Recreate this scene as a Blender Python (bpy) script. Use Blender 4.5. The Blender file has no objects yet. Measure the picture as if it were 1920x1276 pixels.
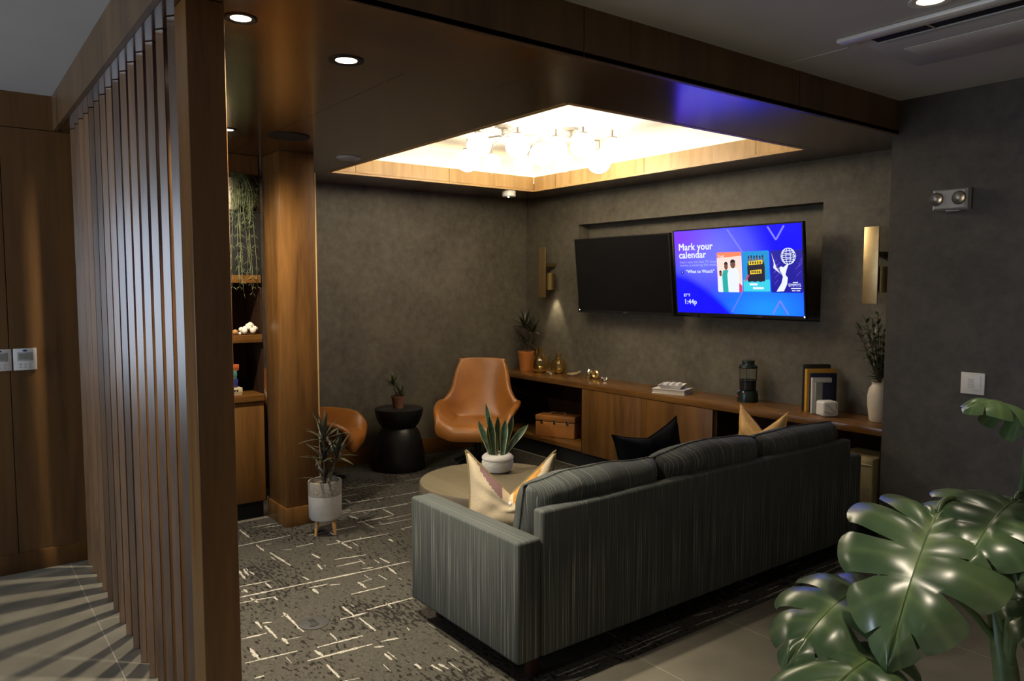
import bpy, bmesh, math, random
from mathutils import Vector, Matrix, noise as mnoise

sc = bpy.context.scene
COL = sc.collection
PI = math.pi

# ------------------------------------------------------------------ camera
H, F = 1.6, 1420.7
YAW, PITCH = math.radians(52.84), math.radians(-4.19)
cam_d = bpy.data.cameras.new('camera')
cam_d.sensor_width = 36.0
cam_d.lens = F / 1920 * 36
cam_d.clip_start = 0.05
cam = bpy.data.objects.new('camera', cam_d)
COL.objects.link(cam)
cam.location = (0, 0, H)
cam.rotation_euler = (PI / 2 + PITCH, 0, YAW)
sc.camera = cam

# ------------------------------------------------------------------ world, daylight, exposure
wd = bpy.data.worlds.new('world')
sc.world = wd
wd.use_nodes = True
wd.node_tree.nodes['Background'].inputs[0].default_value = (0.35, 0.45, 0.65, 1)
wd.node_tree.nodes['Background'].inputs[1].default_value = 0.15

def area(name, loc, rot, sx, sy, power, color):
    l = bpy.data.lights.new(name, 'AREA')
    l.shape = 'RECTANGLE'; l.size = sx; l.size_y = sy
    l.energy = power; l.color = color
    o = bpy.data.objects.new(name, l)
    COL.objects.link(o)
    o.location = loc; o.rotation_euler = rot
    return o
# daylight entering by the window at the far end of the hall, behind the camera
area('daylight', (-3.5, -4.33, 1.5), (PI / 2, 0, 0), 2.0, 1.6, 125, (0.70, 0.82, 1.0))

sc.view_settings.view_transform = 'Standard'
sc.view_settings.look = 'None'
sc.view_settings.exposure = 0.2
sc.view_settings.gamma = 1.0
sc.view_settings.use_curve_mapping = False

GLOBE_E, COVE_E, SPOT_W, HALL_W, TV_E = 20.0, 21.0, 200.0, 21.0, 8.0

# ------------------------------------------------------------------ small helpers
FW = Vector((-math.sin(YAW) * math.cos(PITCH), math.cos(YAW) * math.cos(PITCH), math.sin(PITCH)))
RT = Vector((math.cos(YAW), math.sin(YAW), 0))
UP = RT.cross(FW)
def wp(x, y, d):
    "world point seen at photo position x, y at distance d along the view axis"
    return Vector((0, 0, H)) + d * (FW + RT * ((x - 960) / F) - UP * ((y - 638) / F))
def S(v): return ((v / 255) / 12.92) if v / 255 <= 0.04045 else (((v / 255) + 0.055) / 1.055) ** 2.4
def rgb(r, g, b): return (S(r), S(g), S(b), 1)

# ------------------------------------------------------------------ materials
def newmat(name):
    m = bpy.data.materials.new(name); m.use_nodes = True
    nt = m.node_tree
    return m, nt, nt.nodes['Principled BSDF']
def N(nt, t, **kw):
    n = nt.nodes.new(t)
    for k, v in kw.items(): setattr(n, k, v)
    return n
def ramp(nt, fac, stops):
    r = N(nt, 'ShaderNodeValToRGB')
    el = r.color_ramp.elements
    while len(el) < len(stops): el.new(0.5)
    for e, (p, c) in zip(el, stops): e.position = p; e.color = c
    nt.links.new(fac, r.inputs[0])
    return r.outputs[0]
def plain(name, col, rough=0.5, metal=0.0, var=0.12, scale=30, bump=0.0, spec=0.5, coat=0.0, sheen=0.0):
    m, nt, b = newmat(name)
    tc = N(nt, 'ShaderNodeTexCoord')
    no = N(nt, 'ShaderNodeTexNoise'); no.inputs['Scale'].default_value = scale; no.inputs['Detail'].default_value = 4
    nt.links.new(tc.outputs['Object'], no.inputs['Vector'])
    a = tuple(c * (1 - var) for c in col[:3]) + (1,)
    z = tuple(min(1, c * (1 + var)) for c in col[:3]) + (1,)
    nt.links.new(ramp(nt, no.outputs['Fac'], [(0.3, a), (0.7, z)]), b.inputs['Base Color'])
    b.inputs['Roughness'].default_value = rough
    b.inputs['Metallic'].default_value = metal
    b.inputs['Specular IOR Level'].default_value = spec
    b.inputs['Coat Weight'].default_value = coat
    if sheen:
        b.inputs['Sheen Weight'].default_value = sheen
    if bump:
        bp = N(nt, 'ShaderNodeBump'); bp.inputs['Strength'].default_value = bump; bp.inputs['Distance'].default_value = 0.01
        nt.links.new(no.outputs['Fac'], bp.inputs['Height']); nt.links.new(bp.outputs['Normal'], b.inputs['Normal'])
    return m
def wood(name, dark, light, axis='z', rough=0.35, scale=1.0, vary=0.0, spec=0.5):
    m, nt, b = newmat(name)
    tc = N(nt, 'ShaderNodeTexCoord')
    mp = N(nt, 'ShaderNodeMapping')
    sx = {'x': (0.7, 9, 9), 'y': (9, 0.7, 9), 'z': (9, 9, 0.7)}[axis]
    mp.inputs['Scale'].default_value = tuple(s * scale for s in sx)
    nt.links.new(tc.outputs['Object'], mp.inputs['Vector'])
    oi = N(nt, 'ShaderNodeObjectInfo')
    n1 = N(nt, 'ShaderNodeTexNoise'); n1.noise_dimensions = '4D'
    n1.inputs['Scale'].default_value = 1.0; n1.inputs['Detail'].default_value = 5; n1.inputs['Distortion'].default_value = 1.1
    mul = N(nt, 'ShaderNodeMath', operation='MULTIPLY'); mul.inputs[1].default_value = 37.0
    nt.links.new(oi.outputs['Random'], mul.inputs[0]); nt.links.new(mul.outputs[0], n1.inputs['W'])
    nt.links.new(mp.outputs[0], n1.inputs['Vector'])
    n2 = N(nt, 'ShaderNodeTexNoise'); n2.inputs['Scale'].default_value = 9; n2.inputs['Detail'].default_value = 3
    nt.links.new(mp.outputs[0], n2.inputs['Vector'])
    mx = N(nt, 'ShaderNodeMath', operation='MULTIPLY_ADD'); mx.inputs[1].default_value = 0.35
    nt.links.new(n2.outputs['Fac'], mx.inputs[0]); nt.links.new(n1.outputs['Fac'], mx.inputs[2])
    mid = tuple((a + c) / 2 for a, c in zip(dark, light))
    col = ramp(nt, mx.outputs[0], [(0.42, dark), (0.62, mid), (0.88, light)])
    if vary:
        hs = N(nt, 'ShaderNodeHueSaturation')
        ma = N(nt, 'ShaderNodeMapRange'); ma.inputs['To Min'].default_value = 1 - vary; ma.inputs['To Max'].default_value = 1 + vary
        nt.links.new(oi.outputs['Random'], ma.inputs[0]); nt.links.new(ma.outputs[0], hs.inputs['Value'])
        nt.links.new(col, hs.inputs['Color']); col = hs.outputs[0]
    nt.links.new(col, b.inputs['Base Color'])
    b.inputs['Roughness'].default_value = rough
    b.inputs['Specular IOR Level'].default_value = spec
    return m
def emit(name, col, strength):
    m, nt, b = newmat(name)
    b.inputs['Base Color'].default_value = (0.8, 0.8, 0.8, 1)
    b.inputs['Emission Color'].default_value = col
    b.inputs['Emission Strength'].default_value = strength
    return m
def wallpaper(name, base, var=0.35, rough=0.6):
    m, nt, b = newmat(name)
    tc = N(nt, 'ShaderNodeTexCoord')
    n1 = N(nt, 'ShaderNodeTexNoise'); n1.inputs['Scale'].default_value = 14; n1.inputs['Detail'].default_value = 8; n1.inputs['Roughness'].default_value = 0.7
    n2 = N(nt, 'ShaderNodeTexNoise'); n2.inputs['Scale'].default_value = 3; n2.inputs['Detail'].default_value = 3
    nt.links.new(tc.outputs['Object'], n1.inputs['Vector']); nt.links.new(tc.outputs['Object'], n2.inputs['Vector'])
    ad = N(nt, 'ShaderNodeMath', operation='MULTIPLY_ADD'); ad.inputs[1].default_value = 0.6
    nt.links.new(n2.outputs['Fac'], ad.inputs[0]); nt.links.new(n1.outputs['Fac'], ad.inputs[2])
    lo = tuple(c * (1 - var) for c in base) + (1,); hi = tuple(c * (1 + var) for c in base) + (1,)
    nt.links.new(ramp(nt, ad.outputs[0], [(0.55, lo), (1.05, hi)]), b.inputs['Base Color'])
    b.inputs['Roughness'].default_value = rough
    bp = N(nt, 'ShaderNodeBump'); bp.inputs['Strength'].default_value = 0.15; bp.inputs['Distance'].default_value = 0.004
    nt.links.new(n1.outputs['Fac'], bp.inputs['Height']); nt.links.new(bp.outputs['Normal'], b.inputs['Normal'])
    return m

WD, WL = (0.060, 0.0245, 0.0052, 1), (0.190, 0.086, 0.020, 1)
M = {}
M['wood_z'] = wood('walnut_vertical', WD, WL, 'z', 0.38)
M['wood_wall'] = wood('walnut_wall', (0.058, 0.026, 0.0065, 1), (0.150, 0.070, 0.019, 1), 'z', 0.42, 0.55)
M['slat'] = wood('walnut_slat', (0.060, 0.029, 0.011, 1), (0.17, 0.088, 0.036, 1), 'z', 0.24, 1.2, vary=0.35)
M['wood_y'] = wood('walnut_along_y', WD, WL, 'y', 0.30)
M['wood_fascia'] = wood('walnut_fascia', (0.055, 0.029, 0.011, 1), (0.13, 0.072, 0.030, 1), 'z', 0.4, 0.8)
M['wood_soffit'] = wood('walnut_soffit', (0.045, 0.020, 0.0055, 1), (0.105, 0.048, 0.013, 1), 'y', 0.17, 0.6, spec=0.85)
M['wood_top'] = wood('walnut_worktop', (0.085, 0.036, 0.009, 1), (0.22, 0.100, 0.024, 1), 'x', 0.25)
M['wood_lip'] = wood('pale_lip_wood', (0.40, 0.24, 0.085, 1), (0.62, 0.40, 0.17, 1), 'z', 0.4)
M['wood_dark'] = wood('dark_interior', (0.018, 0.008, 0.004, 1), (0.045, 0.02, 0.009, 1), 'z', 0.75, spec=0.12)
M['wood_leg'] = wood('pale_leg', (0.35, 0.18, 0.06, 1), (0.55, 0.32, 0.12, 1), 'z', 0.45)
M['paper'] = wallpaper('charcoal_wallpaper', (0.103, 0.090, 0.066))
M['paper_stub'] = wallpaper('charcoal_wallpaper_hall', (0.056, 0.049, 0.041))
M['ceil'] = plain('ceiling_paint', (0.52, 0.515, 0.51, 1), 0.8, var=0.03, scale=5)
M['white_paint'] = plain('white_paint', (0.62, 0.61, 0.58, 1), 0.7, var=0.02, scale=5)
M['hall_wall'] = plain('hall_wall_paint', (0.62, 0.58, 0.52, 1), 0.8, var=0.05, scale=5)
M['white'] = plain('white_plastic', (0.72, 0.71, 0.68, 1), 0.35, var=0.03)
M['lightgrey'] = plain('light_grey_plastic', (0.42, 0.42, 0.42, 1), 0.4, var=0.04)
M['black'] = plain('black_plastic', (0.010, 0.010, 0.011, 1), 0.35, var=0.2)
M['blackmat'] = plain('black_matte', (0.008, 0.008, 0.008, 1), 0.6, var=0.3)
M['toe'] = plain('black_toe_kick', (0.004, 0.004, 0.004, 1), 0.8, var=0.2)
M['blackgloss'] = plain('black_gloss', (0.006, 0.006, 0.007, 1), 0.12, var=0.1)
M['leather'] = plain('cognac_leather', (0.30, 0.112, 0.019, 1), 0.36, var=0.14, scale=6, bump=0.05)
M['leather_case'] = plain('case_leather', (0.42, 0.17, 0.04, 1), 0.38, var=0.14, scale=8)
M['terracotta'] = plain('orange_pot', (0.48, 0.17, 0.04, 1), 0.55, var=0.1)
M['clay'] = plain('brown_clay', (0.22, 0.105, 0.06, 1), 0.6, var=0.15)
M['brass'] = plain('satin_brass', (0.62, 0.48, 0.25, 1), 0.40, metal=1.0, var=0.05)
M['brass_dark'] = plain('aged_brass', (0.20, 0.14, 0.05, 1), 0.4, metal=0.8, var=0.1)
M['gold'] = plain('gold_metal', (0.75, 0.52, 0.2, 1), 0.3, metal=1.0, var=0.1)
M['nickel'] = plain('brushed_nickel', (0.30, 0.28, 0.25, 1), 0.35, metal=0.8, var=0.05)
M['chrome'] = plain('chrome', (0.8, 0.8, 0.78, 1), 0.12, metal=1.0, var=0.02)
M['ceramic'] = plain('cream_ceramic', (0.62, 0.55, 0.42, 1), 0.45, var=0.06)
M['ceramic_white'] = plain('white_ceramic', (0.70, 0.68, 0.62, 1), 0.5, var=0.05)
M['planter_white'] = plain('planter_white', (0.46, 0.44, 0.40, 1), 0.6, var=0.05)
M['planter_grey'] = plain('planter_speckled_band', (0.25, 0.22, 0.18, 1), 0.8, var=0.45, scale=120)
M['soil'] = plain('soil', (0.07, 0.05, 0.03, 1), 0.95, var=0.5, scale=80, bump=0.6)
M['moss'] = plain('pebble_moss', (0.28, 0.24, 0.16, 1), 0.95, var=0.6, scale=90, bump=0.8)
M['leaf_dark'] = plain('dracaena_leaf', (0.050, 0.050, 0.030, 1), 0.38, var=0.4, scale=14)
M['leaf_mid'] = plain('houseplant_leaf', (0.075, 0.10, 0.04, 1), 0.42, var=0.35, scale=14)
M['leaf_trail'] = plain('trailing_leaf', (0.16, 0.19, 0.09, 1), 0.5, var=0.3, scale=30)
M['leaf_snake'] = plain('snake_leaf', (0.055, 0.105, 0.06, 1), 0.4, var=0.5, scale=30)
M['leaf_edge'] = plain('snake_leaf_edge', (0.42, 0.40, 0.16, 1), 0.45, var=0.2)
M['stem'] = plain('green_stem', (0.06, 0.10, 0.035, 1), 0.4, var=0.3, scale=20)
M['stem_brown'] = plain('brown_stem', (0.09, 0.06, 0.03, 1), 0.7, var=0.3, scale=20)
M['pillow_cream'] = plain('cream_cotton', (0.36, 0.30, 0.205, 1), 0.9, var=0.10, scale=160, bump=0.1)
M['pillow_mustard'] = plain('mustard_print', (0.34, 0.165, 0.022, 1), 0.85, var=0.3, scale=12)
M['pillow_purple'] = plain('mauve_print', (0.15, 0.085, 0.085, 1), 0.85, var=0.2, scale=12)
M['pillow_white'] = plain('pale_print', (0.42, 0.33, 0.22, 1), 0.85, var=0.15, scale=18)
M['piping'] = plain('olive_piping', (0.16, 0.12, 0.05, 1), 0.8, var=0.15)
M['pillow_black'] = plain('black_velvet', (0.004, 0.0045, 0.006, 1), 0.9, var=0.3, scale=60, spec=0.08)
M['pillow_tan'] = plain('tan_silk', (0.56, 0.33, 0.10, 1), 0.55, var=0.15, scale=20)
M['tabletop'] = wood('coffee_table_oak', (0.115, 0.095, 0.056, 1), (0.19, 0.16, 0.098, 1), 'x', 0.42, 0.8)
M['table_edge'] = plain('coffee_table_edge', (0.14, 0.11, 0.075, 1), 0.45, var=0.15)
M['book_black'] = plain('book_black', (0.012, 0.011, 0.012, 1), 0.5)
M['book_yellow'] = plain('book_yellow', (0.50, 0.27, 0.03, 1), 0.5, var=0.08)
M['book_navy'] = plain('book_navy', (0.010, 0.014, 0.045, 1), 0.5)
M['book_white'] = plain('book_white', (0.60, 0.58, 0.54, 1), 0.5, var=0.05)
M['book_grey'] = plain('book_grey', (0.26, 0.26, 0.22, 1), 0.5, var=0.1)
M['pages'] = plain('paper_pages', (0.55, 0.50, 0.40, 1), 0.8, var=0.08, scale=120)
M['game_orange'] = plain('game_orange', (0.50, 0.11, 0.03, 1), 0.45)
M['game_teal'] = plain('game_teal', (0.06, 0.20, 0.18, 1), 0.45)
M['game_blue'] = plain('game_blue', (0.025, 0.03, 0.20, 1), 0.45)
M['game_cream'] = plain('game_cream', (0.55, 0.46, 0.28, 1), 0.5)
M['game_dark'] = plain('game_dark', (0.05, 0.025, 0.03, 1), 0.5)
M['lantern'] = plain('lantern_green', (0.010, 0.024, 0.018, 1), 0.28, var=0.2)
M['lantern_red'] = plain('lantern_badge', (0.22, 0.03, 0.03, 1), 0.4)
M['horn'] = plain('horn', (0.42, 0.31, 0.17, 1), 0.45, var=0.3, scale=14)
M['coral'] = plain('white_coral', (0.72, 0.66, 0.55, 1), 0.8, var=0.15, scale=60, bump=0.5)
M['bead_wood'] = plain('wood_bead', (0.38, 0.19, 0.06, 1), 0.5, var=0.2)
M['bin'] = plain('olive_bin', (0.34, 0.28, 0.15, 1), 0.55, var=0.08)
M['floor_outlet'] = plain('floor_outlet', (0.030, 0.029, 0.028, 1), 0.6, metal=0.0, var=0.2)
M['carpet_line'] = plain('carpet_cream_yarn', (0.30, 0.285, 0.245, 1), 0.95, var=0.5, scale=150, spec=0.1)

def glass_mat(name, col, rough=0.02):
    m, nt, b = newmat(name)
    b.inputs['Base Color'].default_value = col
    b.inputs['Transmission Weight'].default_value = 1.0
    b.inputs['Roughness'].default_value = rough
    b.inputs['IOR'].default_value = 1.45
    return m
M['amber'] = glass_mat('amber_glass', (1.0, 0.86, 0.50, 1))
M['glass'] = glass_mat('clear_glass', (0.85, 0.88, 0.88, 1), 0.05)
M['globe'] = emit('opal_globe', (1.0, 0.86, 0.64, 1), GLOBE_E)
M['led'] = emit('cove_led', (1.0, 0.78, 0.46, 1), COVE_E)
M['lens'] = emit('downlight_lens', (1.0, 0.84, 0.60, 1), 6.0)
M['tiny_led'] = emit('indicator_led', (1.0, 0.95, 0.85, 1), 3.0)

# sofa fabric: fine vertical threads
def fabric():
    m, nt, b = newmat('slate_striped_fabric')
    tc = N(nt, 'ShaderNodeTexCoord'); g = N(nt, 'ShaderNodeNewGeometry')
    sx = N(nt, 'ShaderNodeSeparateXYZ'); nt.links.new(tc.outputs['Object'], sx.inputs[0])
    sn = N(nt, 'ShaderNodeSeparateXYZ'); nt.links.new(g.outputs['Normal'], sn.inputs[0])
    ab = N(nt, 'ShaderNodeMath', operation='ABSOLUTE'); nt.links.new(sn.outputs['Y'], ab.inputs[0])
    gt = N(nt, 'ShaderNodeMath', operation='GREATER_THAN'); gt.inputs[1].default_value = 0.72; nt.links.new(ab.outputs[0], gt.inputs[0])
    mx = N(nt, 'ShaderNodeMix'); nt.links.new(gt.outputs[0], mx.inputs[0])
    nt.links.new(sx.outputs['Y'], mx.inputs[2]); nt.links.new(sx.outputs['X'], mx.inputs[3])
    s1 = N(nt, 'ShaderNodeMath', operation='MULTIPLY'); s1.inputs[1].default_value = 400; nt.links.new(mx.outputs[0], s1.inputs[0])
    sz = N(nt, 'ShaderNodeMath', operation='MULTIPLY'); sz.inputs[1].default_value = 1.6; nt.links.new(sx.outputs['Z'], sz.inputs[0])
    cb = N(nt, 'ShaderNodeCombineXYZ'); nt.links.new(s1.outputs[0], cb.inputs[0]); nt.links.new(sz.outputs[0], cb.inputs[1])
    no = N(nt, 'ShaderNodeTexNoise'); no.inputs['Scale'].default_value = 1; no.inputs['Detail'].default_value = 2
    nt.links.new(cb.outputs[0], no.inputs['Vector'])
    n2 = N(nt, 'ShaderNodeTexNoise'); n2.inputs['Scale'].default_value = 5; n2.inputs['Detail'].default_value = 3
    nt.links.new(tc.outputs['Object'], n2.inputs['Vector'])
    c1 = ramp(nt, no.outputs['Fac'], [(0.38, (0.034, 0.039, 0.038, 1)), (0.54, (0.056, 0.064, 0.061, 1)), (0.62, (0.082, 0.090, 0.082, 1)), (0.70, (0.34, 0.34, 0.29, 1))])
    hs = N(nt, 'ShaderNodeHueSaturation'); mr = N(nt, 'ShaderNodeMapRange'); mr.inputs['To Min'].default_value = 0.85; mr.inputs['To Max'].default_value = 1.15
    nt.links.new(n2.outputs['Fac'], mr.inputs[0]); nt.links.new(mr.outputs[0], hs.inputs['Value']); nt.links.new(c1, hs.inputs['Color'])
    nt.links.new(hs.outputs[0], b.inputs['Base Color'])
    b.inputs['Roughness'].default_value = 0.8; b.inputs['Specular IOR Level'].default_value = 0.25
    bp = N(nt, 'ShaderNodeBump'); bp.inputs['Strength'].default_value = 0.25; bp.inputs['Distance'].default_value = 0.003
    nt.links.new(no.outputs['Fac'], bp.inputs['Height']); nt.links.new(bp.outputs['Normal'], b.inputs['Normal'])
    return m
M['fabric'] = fabric()

def carpet_mat():
    m, nt, b = newmat('carpet_charcoal_loop')
    tc = N(nt, 'ShaderNodeTexCoord'); mp = N(nt, 'ShaderNodeMapping'); mp.inputs['Scale'].default_value = (1, 1, 1)
    nt.links.new(tc.outputs['Object'], mp.inputs[0])
    n1 = N(nt, 'ShaderNodeTexNoise'); n1.inputs['Scale'].default_value = 60; n1.inputs['Detail'].default_value = 4; n1.inputs['Roughness'].default_value = 0.75
    nt.links.new(mp.outputs[0], n1.inputs['Vector'])
    mp2 = N(nt, 'ShaderNodeMapping'); mp2.inputs['Scale'].default_value = (24, 60, 1); nt.links.new(tc.outputs['Object'], mp2.inputs[0])
    n2 = N(nt, 'ShaderNodeTexNoise'); n2.inputs['Scale'].default_value = 1; n2.inputs['Detail'].default_value = 3
    nt.links.new(mp2.outputs[0], n2.inputs['Vector'])
    n3 = N(nt, 'ShaderNodeTexNoise'); n3.inputs['Scale'].default_value = 2.6; n3.inputs['Detail'].default_value = 2
    nt.links.new(tc.outputs['Object'], n3.inputs['Vector'])
    c1 = ramp(nt, n1.outputs['Fac'], [(0.35, (0.042, 0.039, 0.032, 1)), (0.65, (0.067, 0.063, 0.052, 1))])
    ad = N(nt, 'ShaderNodeMath', operation='MULTIPLY_ADD'); ad.inputs[1].default_value = 0.45
    nt.links.new(n3.outputs['Fac'], ad.inputs[0]); nt.links.new(n2.outputs['Fac'], ad.inputs[2])
    spk = ramp(nt, ad.outputs[0], [(0.80, (0, 0, 0, 1)), (0.825, (1, 1, 1, 1))])
    mx = N(nt, 'ShaderNodeMix', data_type='RGBA'); nt.links.new(spk, mx.inputs[0]); nt.links.new(c1, mx.inputs[6]); mx.inputs[7].default_value = (0.016, 0.014, 0.012, 1)
    nt.links.new(mx.outputs[2], b.inputs['Base Color'])
    b.inputs['Roughness'].default_value = 0.95; b.inputs['Specular IOR Level'].default_value = 0.1
    bp = N(nt, 'ShaderNodeBump'); bp.inputs['Strength'].default_value = 0.3; bp.inputs['Distance'].default_value = 0.004
    nt.links.new(n1.outputs['Fac'], bp.inputs['Height']); nt.links.new(bp.outputs['Normal'], b.inputs['Normal'])
    return m
M['carpet'] = carpet_mat()

def tile_mat():
    m, nt, b = newmat('stone_tile')
    tc = N(nt, 'ShaderNodeTexCoord'); mp = N(nt, 'ShaderNodeMapping')
    mp.inputs['Location'].default_value = (4.95 + 1.2 * 0.2, -0.544 + 0.6 * 4, 0)
    nt.links.new(tc.outputs['Object'], mp.inputs[0])
    br = N(nt, 'ShaderNodeTexBrick'); br.offset = 0.5
    br.inputs['Scale'].default_value = 1.0
    br.inputs['Mortar Size'].default_value = 0.0022; br.inputs['Brick Width'].default_value = 2.4; br.inputs['Row Height'].default_value = 0.6
    br.inputs['Color1'].default_value = (1, 1, 1, 1); br.inputs['Color2'].default_value = (0.93, 0.93, 0.93, 1); br.inputs['Mortar'].default_value = (0.0, 0.0, 0.0, 1)
    nt.links.new(mp.outputs[0], br.inputs['Vector'])
    n1 = N(nt, 'ShaderNodeTexNoise'); n1.inputs['Scale'].default_value = 2.2; n1.inputs['Detail'].default_value = 6; n1.inputs['Roughness'].default_value = 0.65
    nt.links.new(tc.outputs['Object'], n1.inputs['Vector'])
    c1 = ramp(nt, n1.outputs['Fac'], [(0.3, (0.125, 0.112, 0.085, 1)), (0.7, (0.20, 0.183, 0.140, 1))])
    mu = N(nt, 'ShaderNodeMix', data_type='RGBA'); nt.links.new(br.outputs['Fac'], mu.inputs[0]); nt.links.new(c1, mu.inputs[6]); mu.inputs[7].default_value = (0.34, 0.31, 0.25, 1)
    nt.links.new(mu.outputs[2], b.inputs['Base Color'])
    b.inputs['Roughness'].default_value = 0.55; b.inputs['Specular IOR Level'].default_value = 0.35
    return m
M['tile'] = tile_mat()

def monstera_mat():
    m, nt, b = newmat('monstera_leaf')
    tc = N(nt, 'ShaderNodeTexCoord')
    at = N(nt, 'ShaderNodeAttribute'); at.attribute_name = 'leafuv'
    n1 = N(nt, 'ShaderNodeTexNoise'); n1.inputs['Scale'].default_value = 7; n1.inputs['Detail'].default_value = 3
    nt.links.new(tc.outputs['Object'], n1.inputs['Vector'])
    c1 = ramp(nt, n1.outputs['Fac'], [(0.3, (0.036, 0.074, 0.030, 1)), (0.7, (0.085, 0.138, 0.055, 1))])
    mx = N(nt, 'ShaderNodeMix', data_type='RGBA'); nt.links.new(at.outputs['Fac'], mx.inputs[0]); nt.links.new(c1, mx.inputs[6]); mx.inputs[7].default_value = (0.20, 0.28, 0.09, 1)
    nt.links.new(mx.outputs[2], b.inputs['Base Color'])
    b.inputs['Roughness'].default_value = 0.30; b.inputs['Specular IOR Level'].default_value = 0.7
    return m
M['monstera'] = monstera_mat()

def screen_mat():
    m, nt, b = newmat('screen_picture')
    at = N(nt, 'ShaderNodeAttribute'); at.attribute_name = 'picture'
    b.inputs['Base Color'].default_value = (0.01, 0.01, 0.01, 1)
    b.inputs['Roughness'].default_value = 0.3
    nt.links.new(at.outputs['Color'], b.inputs['Emission Color'])
    b.inputs['Emission Strength'].default_value = TV_E
    return m
M['screen'] = screen_mat()
def pix(name, r, g, b_, k=1.0):
    m = emit(name, rgb(r, g, b_), k); m.node_tree.nodes['Principled BSDF'].inputs['Base Color'].default_value = (0.01, 0.01, 0.01, 1); return m
M['px_white'] = pix('picture_white', 225, 232, 255)
M['px_dim'] = pix('picture_lilac', 165, 170, 255)
M['px_line'] = pix('picture_chevron', 120, 120, 250)
M['px_orange'] = pix('picture_orange', 240, 130, 90)
M['px_peach'] = pix('picture_peach', 255, 215, 205)
M['px_teal'] = pix('picture_teal', 20, 165, 160)
M['px_cyan'] = pix('picture_cyan', 0, 140, 205)
M['px_cyan2'] = pix('picture_pale_cyan', 50, 200, 225)
M['px_dark'] = pix('picture_black', 18, 20, 45)
M['px_skin'] = pix('picture_brown', 110, 70, 60)
M['px_yellow'] = pix('picture_yellow', 235, 200, 40)
M['px_red'] = pix('picture_red', 200, 60, 110)
M['px_deep'] = pix('picture_deep_blue', 8, 4, 150)
M['px_purple'] = pix('picture_purple', 110, 80, 220)

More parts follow.
